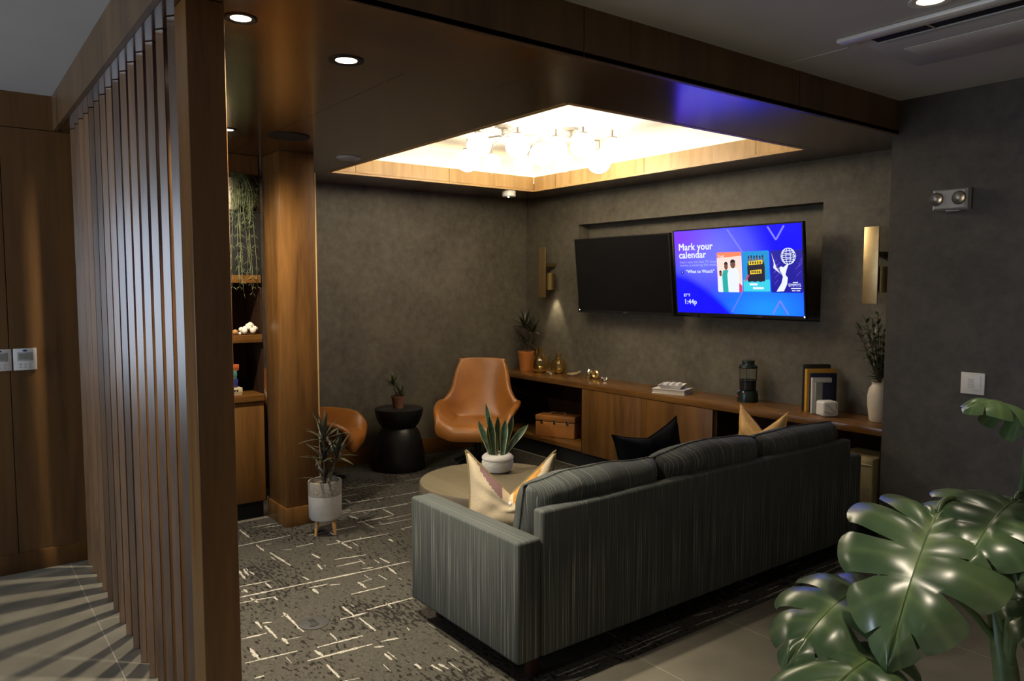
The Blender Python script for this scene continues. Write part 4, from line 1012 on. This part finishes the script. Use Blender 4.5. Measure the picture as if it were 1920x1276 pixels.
spoly(b, [(0.525, C0), (0.558, C0), (0.558, 0.33), (0.535, 0.36)], -0.0038, 5)
b.build('poster_figures', ['px_peach', 'px_teal', 'px_white', 'px_skin', 'px_dark', 'px_red'], c1, recalc=False)
c2 = card(0.566, 0.768, C0, C1, 'px_cyan')
b = MB()
spoly(b, [(0.567, C0 + 0.012), (0.767, C0 + 0.012), (0.767, 0.40), (0.567, 0.40)], -0.0037, 1)
for k in range(6): figure(b, 0.615 + k * 0.021, 0.375 + 0.006 * (k % 2), 0.30, 0.024, -0.0039 - 0.00004 * k, 4, 3, 4)
for v, sp in ((0.565, 0.052), (0.460, 0.043)):
    spoly(b, [(0.666 - sp, v), (0.666 + sp, v + 0.01), (0.666 + sp, v + 0.055), (0.666 - sp, v + 0.045)], -0.0043, 2)
    for k in range(5): u = 0.666 - sp + 0.010 + k * (2 * sp - 0.02) / 4.6; spoly(b, [(u, v + 0.012), (u + 0.009, v + 0.013), (u + 0.009, v + 0.040), (u, v + 0.039)], -0.0045, 4)
spoly(b, [(0.575, 0.37), (0.600, 0.40), (0.618, 0.46), (0.600, 0.45)], -0.0042, 5)
for u0, u1, v in ((0.615, 0.675, 0.335), (0.64, 0.72, 0.292)): spoly(b, [(u0, v), (u1, v), (u1, v + 0.024), (u0, v + 0.024)], -0.0043, 0)
b.build('poster_figures', ['px_white', 'px_cyan2', 'px_yellow', 'px_skin', 'px_dark', 'px_red'], c2, recalc=False)
c3 = card(0.774, 0.9995, C0, C1, 'px_deep')
b = MB()
for k in range(14):
    r = R_(k); u = r.uniform(0.785, 0.83) if k % 2 else r.uniform(0.92, 0.985); v = r.uniform(0.30, 0.62); sline(b, [(u, v), (u + 0.03, v + 0.05)], 0.003, -0.0037, 1)
# winged figure holding up a wire sphere
gc = (0.903, 0.652)
for k in range(5):
    ph = k * PI / 5
    sline(b, [(gc[0] + 0.050 * math.cos(t * PI / 12) * math.cos(ph) , gc[1] + 0.088 * math.sin(t * PI / 12) * (1 if k else 1)) for t in range(25)], 0.0045, -0.0041)
for k in (-0.5, 0.0, 0.5):
    sline(b, [(gc[0] + 0.050 * math.sqrt(1 - k * k) * math.cos(t * PI / 8), gc[1] + 0.088 * k + 0.014 * math.sin(t * PI / 8)) for t in range(17)], 0.0045, -0.0041)
spoly(b, [(0.842, 0.50), (0.872, 0.54), (0.893, 0.565), (0.905, 0.568), (0.888, 0.50), (0.880, 0.45), (0.895, 0.42), (0.890, 0.35), (0.865, 0.27), (0.812, 0.265), (0.850, 0.36), (0.862, 0.43)], -0.0040)
spoly(b, [(0.868, 0.53 + 0.0), (0.852, 0.545), (0.838, 0.53), (0.842, 0.50), (0.862, 0.49)], -0.0041)
for k in range(3): spoly(b, [(0.860 - k * 0.004, 0.475 - k * 0.012), (0.815 - k * 0.010, 0.545 - k * 0.008), (0.783 + k * 0.010, 0.70 - k * 0.05), (0.803 + k * 0.006, 0.56 - k * 0.018)], -0.0039 - 0.0001 * k)
b.build('poster_trophy', ['px_white', 'px_purple'], c3, recalc=False)
text('poster_title', 'EMMYS', 0.030, 'px_white', c3, spt(0.898, 0.322, -0.0042))
b = MB()
for u0, u1, v in ((0.915, 0.985, 0.297), (0.922, 0.945, 0.272), (0.952, 0.978, 0.272), (0.93, 0.965, 0.362)): spoly(b, [(u0, v), (u1, v), (u1, v + 0.009), (u0, v + 0.009)], -0.0042)
b.build('poster_small_print', 'px_white', c3, recalc=False)
# white wall box between the televisions
o = thing('wall_plate', 'small white plate on the niche wall between the two televisions', 'wall plate', (-4.015, TVY + 0.139, 1.90))
MB().box(-0.06, 0.06, -0.01, -0.0005, -0.06, 0.06, 0.002).build('plate', 'white', o)

# ------------------------------------------------------------------ sconces
def sconce(x, label, lit):
    o = thing('wall_sconce', label, 'sconce', (x, TVY, 1.48), group='brass wall sconces beside the televisions')
    MB().box(-0.048, 0.048, -0.158, -0.146, 0, 0.485, 0.002).build('face_plate', 'brass', o)
    MB().lathe([(0.046, 0.075), (0.048, 0.072), (0.048, 0.235), (0.0, 0.235), (0.0, 0.23), (0.044, 0.23), (0.044, 0.075)], c=(0.042, -0.085, 0), n=28, closed_prof=True).build('cylinder_shade', 'brass_dark', o)
    b = MB(); b.box(-0.03, 0.03, -0.146, -0.0008, 0.30, 0.33); b.build('bracket', 'brass_dark', o)
    if lit:
        MB().lathe([(0.0, 0.10), (0.03, 0.10), (0.03, 0.104), (0.0, 0.104)], c=(0.042, -0.085, 0), n=20).build('bulb', 'lens', o)
        l = bpy.data.lights.new('sconce_lamp', 'SPOT'); l.energy = 13; l.color = (1, 0.86, 0.6); l.spot_size = 0.95; l.spot_blend = 0.7; l.shadow_soft_size = 0.02
        lo = bpy.data.objects.new('lamp', l); COL.objects.link(lo); lo.parent = o; lo.location = (0.042, -0.075, 0.095); lo.rotation_euler = (math.radians(8), 0, 0)
    return o
sconce(-5.712, 'brass wall sconce with its lamp shining down left of the televisions', True)
sconce(-2.455, 'tall pale brass wall sconce right of the televisions, unlit', False)

# ------------------------------------------------------------------ things on the worktop (z = 0.75)
WZ = 0.7505
o = thing('potted_plant', 'leafy plant in a bright orange pot at the left end of the worktop', 'plant', (-5.93, 4.67, WZ))
MB().lathe([(0.0, 0), (0.062, 0), (0.066, 0.012), (0.082, 0.165), (0.085, 0.17), (0.085, 0.19), (0.076, 0.19), (0.074, 0.165), (0.0, 0.165)], n=32).build('pot', 'terracotta', o)
b = MB(); b.tube([(0, 0, 0.16), (-0.01, 0.0, 0.30), (-0.02, 0, 0.44)], [0.007, 0.006, 0.004], 8); b.tube([(0.02, 0.01, 0.16), (0.05, 0.02, 0.30), (0.07, 0.03, 0.40)], [0.006, 0.005, 0.004], 8); b.build('stem', 'stem_brown', o)
b = MB(); rosette(b, (-0.02, 0, 0.42), 18, 0.19, 0.026, 31, 0, 85, 0.5); rosette(b, (0.07, 0.03, 0.38), 14, 0.17, 0.026, 32, 10, 85, 0.4); rosette(b, (-0.01, 0, 0.27), 12, 0.16, 0.022, 33, -5, 50, 0.6)
b.build('foliage', 'leaf_dark', o, recalc=False)
def glass_vase(label, loc, R, Hh):
    o = thing('glass_vase', label, 'vase', loc, group='amber glass vases on the worktop')
    pr = [(0.0, 0.0), (R * 0.45, 0.0)]
    for k in range(1, 12):
        an = -PI / 2 + 0.45 + (PI - 0.95) * k / 11; pr.append((R * math.cos(an), R * 0.92 + R * math.sin(an)))
    nz = pr[-1][1]; rn = R * 0.36
    pr += [(rn, nz + 0.012), (rn * 0.95, Hh * 0.93), (rn * 1.15, Hh)]
    inner = [(max(0.0005, r - 0.004), z if i > 1 else 0.006) for i, (r, z) in enumerate(pr)]
    MB().lathe(pr + list(reversed(inner)), n=40).build('vase_body', 'amber', o, weld=0.0)
    return o
glass_vase('larger round amber glass vase beside the orange plant pot', (-5.66, 4.63, WZ), 0.098, 0.245)
glass_vase('smaller amber glass vase right of the larger one', (-5.51, 4.74, WZ), 0.078, 0.195)
o = thing('driftwood', 'curved pale horn shaped ornament right of the smaller amber vase', 'ornament', (-5.27, 4.72, WZ))
b = MB(); b.tube([(-0.10, 0.01, 0.012), (-0.05, -0.01, 0.014), (0.0, -0.01, 0.018), (0.05, 0.0, 0.03), (0.085, 0.005, 0.048)], [0.005, 0.013, 0.016, 0.013, 0.010], 12); b.build('horn_body', 'horn', o)
o = thing('driftwood', 'thin pale driftwood piece between the two amber vases', 'ornament', (-5.47, 4.60, WZ))
b = MB(); b.tube([(-0.06, 0, 0.020), (-0.02, 0.0, 0.022), (0.02, -0.005, 0.013), (0.04, -0.02, 0.0085)], [0.004, 0.008, 0.009, 0.008], 10); b.build('horn_body', 'horn', o)
o = thing('metal_ornament', 'small brass ornament of joined rings right of the horn', 'ornament', (-5.06, 4.72, WZ))
MB().lathe([(0.0, 0), (0.034, 0), (0.034, 0.022), (0.024, 0.030), (0.0, 0.032)], n=24).build('foot', 'brass_dark', o)
MB().sphere((0.0, 0, 0.060), 0.034, n=20).build('knob', 'chrome', o)
MB().lathe([(0.0, 0.088), (0.010, 0.09), (0.006, 0.115), (0.0, 0.117)], n=12).build('finial', 'brass_dark', o)
MB().lathe([(0.030, -0.012), (0.040, 0.0), (0.030, 0.012), (0.016, 0.0)], c=(0.072, 0.01, 0.041), n=24, axis='y', closed_prof=True).build('ring', 'gold', o)
o = thing('metal_knot', 'small silver knot ornament on the worktop', 'ornament', (-4.83, 4.68, WZ))
b = MB(); pts = []
for k in range(61):
    t = 2 * PI * k / 60; pts.append((0.018 * (math.sin(t) + 2 * math.sin(2 * t)) * 0.55, 0.018 * (math.cos(t) - 2 * math.cos(2 * t)) * 0.55, 0.022 - 0.013 * math.sin(3 * t)))
b.tube(pts, 0.008, 8); b.build('knot_body', 'chrome', o)
# white books with a game tray
o = thing('book', 'white book lying flat under the tray of cubes', 'book', (-3.97, 4.60, WZ), 0.35)
MB().box(-0.135, 0.135, -0.095, 0.095, 0.0, 0.005, 0.001).build('cover', 'book_white', o)
MB().box(-0.132, 0.130, -0.090, 0.090, 0.0055, 0.033).build('pages', 'pages', o)
MB().box(-0.135, 0.135, -0.095, 0.095, 0.0335, 0.0385, 0.001).build('cover', 'book_white', o)
o = thing('game_tray', 'square white tray set with white cubes on the flat book', 'tray', (-3.97, 4.60, WZ + 0.039), 0.5)
b = MB(); b.box(-0.075, 0.075, -0.075, 0.075, 0, 0.006); n = 0.095
b.loft([[(-0.075, -0.075, 0.004), (0.075, -0.075, 0.004), (0.075, 0.075, 0.004), (-0.075, 0.075, 0.004)], [(-n, -n, 0.030), (n, -n, 0.030), (n, n, 0.030), (-n, n, 0.030)], [(-n + .006, -n + .006, 0.030), (n - .006, -n + .006, 0.030), (n - .006, n - .006, 0.030), (-n + .006, n - .006, 0.030)], [(-0.07, -0.07, 0.0065), (0.07, -0.07, 0.0065), (0.07, 0.07, 0.0065), (-0.07, 0.07, 0.0065)]], cap0=False, cap1=False)
b.build('tray_body', 'ceramic_white', o)
cu = None
for i in range(3):
    for j in range(3):
        p = (-3.97 + (i - 1) * 0.045 * math.cos(0.5) - (j - 1) * 0.045 * math.sin(0.5), 4.60 + (i - 1) * 0.045 * math.sin(0.5) + (j - 1) * 0.045 * math.cos(0.5), WZ + 0.0455)
        if cu is None: cu = MB().box(-0.017, 0.017, -0.017, 0.017, 0, 0.034, 0.004).build('game_cube', 'ceramic_white', loc=p, rot=(0, 0, 0.5)); c = cu
        else: c = cu.copy(); COL.objects.link(c); c.location = p
        tag(c, 'one of the white cubes set in rows on the square white tray', 'cube', 'white cubes on the square tray')
# camping lantern
o = thing('camping_lantern', 'dark green camping lantern with glass globe on the worktop', 'lantern', (-3.345, 4.70, WZ))
MB().lathe([(0.0, 0), (0.098, 0), (0.100, 0.012), (0.099, 0.075), (0.090, 0.105), (0.055, 0.118), (0.0, 0.12)], n=36).build('fuel_tank', 'lantern', o)
MB().lathe([(0.072, 0.112), (0.078, 0.118), (0.080, 0.20), (0.085, 0.205), (0.085, 0.212), (0.0, 0.212)], n=36).build('collar', 'black', o)
MB().lathe([(0.078, 0.213), (0.080, 0.215), (0.080, 0.325), (0.078, 0.327), (0.075, 0.325), (0.075, 0.215)], n=36, closed_prof=True).build('glass_globe', 'glass', o)
MB().lathe([(0.0, 0.328), (0.088, 0.328), (0.092, 0.335), (0.086, 0.352), (0.060, 0.362), (0.058, 0.385), (0.064, 0.390), (0.060, 0.402), (0.0, 0.41)], n=36).build('ventilator', 'lantern', o)
for k in range(4):
    an = k * PI / 2 + 0.4; MB().tube([(0.081 * math.cos(an), 0.081 * math.sin(an), 0.205), (0.083 * math.cos(an), 0.083 * math.sin(an), 0.335)], 0.003, 6).build('guard_wire', 'black', o)
MB().sphere((0.02, -0.092, 0.100), 0.013, n=14).build('valve_knob', 'chrome', o)
MB().tube([(-0.03, -0.085, 0.112), (-0.045, -0.105, 0.10)], 0.009, 8).build('pump_knob', 'chrome', o)
MB().sphere((-0.055, -0.080, 0.048), 0.022, (1, 0.5, 0.6), n=14).build('badge', 'lantern_red', o)
o.scale = (0.75, 0.75, 0.75)
# standing books: widths run across the view, spines to the left
BW = YAW + 0.03
def upright(label, x, y, W, Hh, th, m):
    o = thing('book', label, 'book', (x, y, WZ), BW, 'books standing at the right end of the worktop')
    MB().box(0.0, W, 0.0, 0.003, 0, Hh, 0.001).build('cover', m, o); MB().box(0.0, W, th - 0.003, th, 0, Hh, 0.001).build('cover', m, o)
    MB().box(0.0, 0.004, 0.0031, th - 0.0031, 0, Hh, 0.001).build('spine', m, o)
    MB().box(0.0045, W - 0.004, 0.0032, th - 0.0032, 0.003, Hh - 0.004).build('pages', 'pages' if m != 'book_black' else m, o)
BN = Vector((math.sin(BW), -math.cos(BW))); BR = Vector((math.cos(BW), math.sin(BW))); q0 = Vector((-2.880, 4.652))
def bookrow(lst):
    off = 0.0
    for lb, sh2, W, Hh, th, m in lst:
        off += th + 0.001; q = q0 + BN * off + BR * sh2; upright(lb, q.x, q.y, W, Hh, th, m)
bookrow([('tall black book at the back of the standing books', 0.0, 0.18, 0.315, 0.030, 'book_black'),
         ('yellow book in front of the black book', 0.004, 0.195, 0.288, 0.036, 'book_yellow'),
         ('large dark navy book in front of the yellow book', 0.022, 0.175, 0.262, 0.020, 'book_navy'),
         ('white spined book in front of the navy book', 0.022, 0.13, 0.235, 0.024, 'book_white'),
         ('small navy book with a grey cloth spine at the front of the standing books', 0.036, 0.125, 0.205, 0.022, 'book_navy')])
MB().box(-0.0005, 0.045, -0.0008, 0.0228, 0.0005, 0.2045, 0.0005).build('spine_cloth', 'book_grey', [o for o in COL.objects if o.get('label', '').startswith('small navy book')][0])
p = Vector((-2.655, 4.585, 0))
o = thing('cube_ornament', 'rounded white cube with thin dark lines before the standing books', 'ornament', (p.x, p.y, WZ), BW + 0.1)
MB().box(-0.054, 0.054, -0.05, 0.05, 0, 0.100, 0.016, seg=4).build('cube_body', 'ceramic_white', o)
b = MB()
b.tube([(-0.03, -0.0505, 0.085), (0.0, -0.0505, 0.055), (0.035, -0.0505, 0.022)], 0.0014, 5); b.tube([(0.03, -0.0505, 0.09), (0.04, -0.0505, 0.05)], 0.0014, 5); b.tube([(-0.05, -0.0505, 0.035), (-0.01, -0.0505, 0.022), (0.02, -0.0505, 0.02)], 0.0014, 5)
b.build('crack_line', 'black', o)
# vase with olive branches
o = thing('branch_vase', 'tall cream vase holding leafy olive green branches', 'vase', (-2.352, 4.655, WZ))
MB().lathe([(0.0, 0), (0.048, 0), (0.054, 0.01), (0.066, 0.10), (0.068, 0.16), (0.060, 0.205), (0.044, 0.228), (0.043, 0.240), (0.047, 0.247), (0.036, 0.247), (0.036, 0.22), (0.0, 0.22)], n=36).build('vase_body', 'ceramic', o)
b1, b2 = MB(), MB(); rg = R_(77)
for k in range(12):
    an = k * 2.4; out = rg.uniform(0.04, 0.13); hh = rg.uniform(0.26, 0.44)
    pts = [Vector((out * t * math.cos(an) - 0.03 * t, out * 0.8 * t * math.sin(an) - 0.02 * t, 0.225 + hh * t)) for t in [q / 8 for q in range(9)]]
    b1.tube(pts, [0.003] * 9, 6)
    for q in range(1, 9):
        for s in (-1, 1):
            d = Vector((rg.uniform(-1, 1), rg.uniform(-1, 1), rg.uniform(0.1, 1.0))).normalized(); strap(b2, pts[q], d, rg.uniform(0.05, 0.085), 0.016, 0.4, 5)
b1.build('branches', 'stem_brown', o); b2.build('leaves', 'leaf_mid', o, recalc=False)

# ------------------------------------------------------------------ devices on the walls
o = thing('emergency_light', 'white emergency light with two round lamps high on the hall wall', 'light', (-1.855, STY, 2.0))
b = MB(); b.loft([[(-0.088, -0.001, 0.0), (0.088, -0.001, 0.0), (0.088, -0.001, 0.115), (-0.088, -0.001, 0.115)], [(-0.088, -0.045, 0.004), (0.088, -0.045, 0.004), (0.088, -0.045, 0.112), (-0.088, -0.045, 0.112)], [(-0.075, -0.055, 0.012), (0.075, -0.055, 0.012), (0.075, -0.055, 0.104), (-0.075, -0.055, 0.104)]]); b.build('housing', 'lightgrey', o)
for x in (-0.066, 0.048):
    MB().lathe([(0.0, 0.0), (0.033, 0.0), (0.036, 0.006), (0.032, 0.012), (0.027, 0.008), (0.0, 0.003)], c=(x, -0.054, 0.062), n=28, axis='y').build('lamp_head', 'nickel', o)
    MB().sphere((x, -0.058, 0.062), 0.010, (1, 0.6, 1), n=12).build('bulb', 'white', o)
MB().box(-0.02, 0.05, -0.05, -0.01, -0.006, 0.0, 0.002).build('lower_lip', 'lightgrey', o)
o = thing('light_switch', 'white keypad light switch on the dark hall wall', 'switch', (-1.719, STY, 1.075))
MB().box(-0.059, 0.059, -0.009, -0.0005, -0.058, 0.058, 0.003).build('plate', 'white', o)
MB().box(-0.040, 0.040, -0.011, -0.0092, -0.042, 0.042, 0.001).build('keypad', 'white', o)
for k in range(6): MB().box(-0.022, 0.008, -0.0122, -0.0111, 0.020 - k * 0.009, 0.023 - k * 0.009).build('button', 'lightgrey', o)
MB().box(0.014, 0.036, -0.0122, -0.0111, -0.036, -0.034).build('button', 'lightgrey', o)
for y, nm in ((0.373, 'white wall thermostat nearest the slat screen'), (0.256, 'white wall thermostat cut by the left edge of the view')):
    o = thing('thermostat', nm, 'thermostat', (LX, y, 1.192), group='thermostats on the walnut wall')
    MB().box(0.0005, 0.018, -0.055, 0.055, -0.06, 0.06, 0.004).build('housing', 'white', o)
    MB().box(0.0182, 0.0195, -0.037, 0.037, -0.008, 0.040, 0.001).build('display', 'lightgrey', o)
    MB().box(0.0196, 0.0202, -0.030, 0.030, 0.000, 0.033).build('lcd', 'book_grey', o)
    MB().sphere((0.0183, 0.0, 0.048), 0.007, (0.2, 1.6, 0.8), n=12).build('maker_badge', 'game_blue', o)
    for k in range(3):
        MB().box(0.0182, 0.0195, -0.030 + k * 0.022, -0.020 + k * 0.022, -0.030, -0.025, 0.001).build('button', 'lightgrey', o)
        MB().box(0.0182, 0.0195, -0.030 + k * 0.022, -0.020 + k * 0.022, -0.045, -0.040, 0.001).build('button', 'lightgrey', o)

# ------------------------------------------------------------------ monstera in the right foreground
base = wp(1905, 1276, 1.85); MBX, MBY = base.x, base.y
mon = thing('monstera', 'large glossy monstera with split leaves in the right foreground', 'plant', (MBX, MBY, 0.0))
org = Vector((MBX, MBY, 0.0))
MB().lathe([(0.0, 0.0005), (0.15, 0.0005), (0.16, 0.02), (0.20, 0.40), (0.205, 0.42), (0.19, 0.42), (0.185, 0.37), (0.0, 0.37)], n=40).build('pot', 'black', mon)
MB().lathe([(0.0, 0.372), (0.183, 0.372), (0.15, 0.39), (0.0, 0.395)], n=32).build('soil', 'soil', mon)
CTRL = [(0.015, 0.0), (0.07, -0.12), (0.20, -0.23), (0.36, -0.22), (0.47, -0.08), (0.51, 0.12), (0.48, 0.34), (0.41, 0.55), (0.30, 0.74), (0.17, 0.90), (0.06, 0.985), (0.0, 1.03)]
def outline(t):
    t = max(0, min(1, t)) * (len(CTRL) - 1); i = min(int(t), len(CTRL) - 2); f = t - i
    g = lambda k: Vector(CTRL[max(0, min(len(CTRL) - 1, k))])
    p0, p1, p2, p3 = g(i - 1), g(i), g(i + 1), g(i + 2)
    return 0.5 * (2 * p1 + (p2 - p0) * f + (2 * p0 - 5 * p1 + 4 * p2 - p3) * f * f + (3 * p1 - p0 - 3 * p2 + p3) * f ** 3)
def mleaf(pet, tip, nrm, width=1.0, droop=0.18, cup=0.25, seed=0, nl=6, slit=0.24, fold=0.0):
    L = (tip - pet).length * (1 + droop * 0.3); d = (tip - pet).normalized()
    nrm = (nrm - d * nrm.dot(d)).normalized(); sd = d.cross(nrm)
    r = R_(seed); b = MB(); lay = b.bm.verts.layers.float.new('leafuv')
    th = math.atan(droop)
    def P(x, y, bul):
        # x across, y along (petiole 0, tip 1); bulge between veins
        z = 0.5 * droop - 2.0 * droop * (y - 0.5) ** 2 - cup * x * x * (0.6 + 0.7 * y) + fold * abs(x) + bul + 0.012 * mnoise.noise(Vector((x * 4 + seed, y * 4, seed * 1.7)))
        return pet - org + (d * y + sd * (x * width) + nrm * z) * L
    for side in (-1, 1):
        for k in range(nl):
            u0, u1 = k / nl, (k + 1) / nl; sv = r.uniform(0.30, 0.55); nu, nv = 8, 14
            rows = []
            for j in range(nv + 1):
                v = j / nv; row = []
                gap = slit * max(0, (v - sv) / (1 - sv)) ** 0.6 if v > sv else 0; q_last = True
                if k == nl - 1 and q_last: gap = 0
                for i in range(nu + 1):
                    q = i / nu; ql = 0.5 + (q - 0.5) * (1 - gap) + (0.10 * gap)
                    lo_cut = 0.0 if k > 0 else 0.0
                    u = u0 + (u1 - u0) * ql
                    E = outline(u); s = u ** 1.35
                    mrib = Vector((0.004, 0.0 + 0.97 * s))
                    # rounded lobe ends
                    endr = 1 - 0.10 * abs(2 * q - 1) ** 3 * v ** 6
                    pt = mrib + (E - mrib) * v * endr
                    pt.y += 0.035 * v * v * (1 - v) * 2
                    bul = 0.024 * math.sin(PI * q) ** 0.8 * math.sin(PI * min(1, v * 1.05)) - 0.05 * v ** 4 + 0.02 * mnoise.noise(Vector((side * v * 3 + seed, u * 5, 2.0))) * v
                    vt = b.bm.verts.new(P(side * pt.x, pt.y, bul))
                    vt[lay] = max(0.0, 1 - abs(2 * q - 1) * -1 - 2) if False else (max(0, 1 - v * 9) * 0.7 + 0.22 * max(0, 1 - abs(q - 0.5) * 14))
                    row.append(vt)
                rows.append(row)
            for j in range(nv):
                for i in range(nu):
                    f = (rows[j][i], rows[j][i + 1], rows[j + 1][i + 1], rows[j + 1][i])
                    b.bm.faces.new(f if side > 0 else tuple(reversed(f)))
    o = b.build('leaf', 'monstera', mon, weld=0.0008, sharp=2.5, recalc=False)
    rib = MB(); rib.tube([P(0, t / 10, -0.006) for t in range(0, 11)], [0.0045 * (1 - 0.08 * t) for t in range(11)], 6); rib.build('midrib', 'stem', o)
    return o
def petiole(pts, r0, r1):
    n = 14; Q = []
    P4 = [Vector(p) for p in pts]
    for i in range(n + 1):
        t = i / n
        Q.append(((1 - t) ** 3 * P4[0] + 3 * t * (1 - t) ** 2 * P4[1] + 3 * t * t * (1 - t) * P4[2] + t ** 3 * P4[3]) - org)
    MB().tube(Q, [r0 + (r1 - r0) * i / n for i in range(n + 1)], 10).build('leaf_stalk', 'stem', mon)
Z = Vector((0, 0, 1))
crown = wp(1890, 1250, 1.85)
soil = Vector((MBX, MBY, 0.39))
# trunk stems
MB().tube([soil - org, wp(1905, 1400, 1.85) - org, wp(1885, 1250, 1.86) - org, wp(1868, 1150, 1.88) - org, wp(1856, 1085, 1.9) - org], [0.030, 0.030, 0.028, 0.022, 0.012], 12).build('trunk', 'stem', mon)
def leaf_at(pet, tip, nrm, ctrl=None, **kw):
    o = mleaf(pet, tip, nrm, **kw)
    petiole([crown + (pet - crown) * -0.12 - Z * 0.06, ctrl or (crown * 0.5 + pet * 0.5 + Z * 0.15), pet + (pet - tip).normalized() * 0.05 + Z * 0.04, pet], 0.010, 0.006)
    return o
toC = lambda p: (Vector((0, 0, H)) - p).normalized()
pa, ta = wp(1758, 962, 1.72), wp(1672, 1222, 1.50)
leaf_at(pa, ta, toC(pa) * 0.55 + Z * 0.75, width=0.90, droop=0.22, cup=0.34, seed=1, ctrl=wp(1850, 900, 1.85))
pb, tb = wp(1905, 938, 1.74), wp(1812, 1058, 1.58)
leaf_at(pb, tb, toC(pb) * 0.45 + Z * 0.9, width=1.15, droop=0.2, cup=0.4, seed=2)
pc_, tc_ = wp(1640, 1092, 1.78), wp(1487, 1238, 1.58)
leaf_at(pc_, tc_, toC(pc_) * 0.5 + Z * 0.8 - RT * 0.3, width=0.95, droop=0.2, cup=0.5, seed=3, ctrl=wp(1840, 1080, 1.9))
pd, td = wp(1545, 1310, 1.45), wp(1690, 1222, 1.62)
leaf_at(pd, td, Z * 1.0 + toC(pd) * 0.25, width=0.8, droop=0.2, cup=0.5, seed=4, ctrl=wp(1800, 1330, 1.75))
pe, te = wp(1925, 795, 1.70), wp(1822, 765, 1.60)
leaf_at(pe, te, Z * 1.0 + toC(pe) * 0.35, width=0.75, droop=0.25, cup=0.7, seed=5, ctrl=wp(1890, 980, 1.8))
pf, tf = wp(1955, 960, 1.70), wp(1912, 1085, 1.55)
leaf_at(pf, tf, Z * 0.6 + toC(pf) * 0.7 - RT * 0.3, width=0.95, droop=0.2, cup=0.4, seed=6)
pg, tg = wp(1930, 1100, 1.75), wp(1935, 1215, 1.60)
leaf_at(pg, tg, toC(pg) * 0.7 + Z * 0.5, width=0.7, droop=0.2, cup=0.5, seed=7)
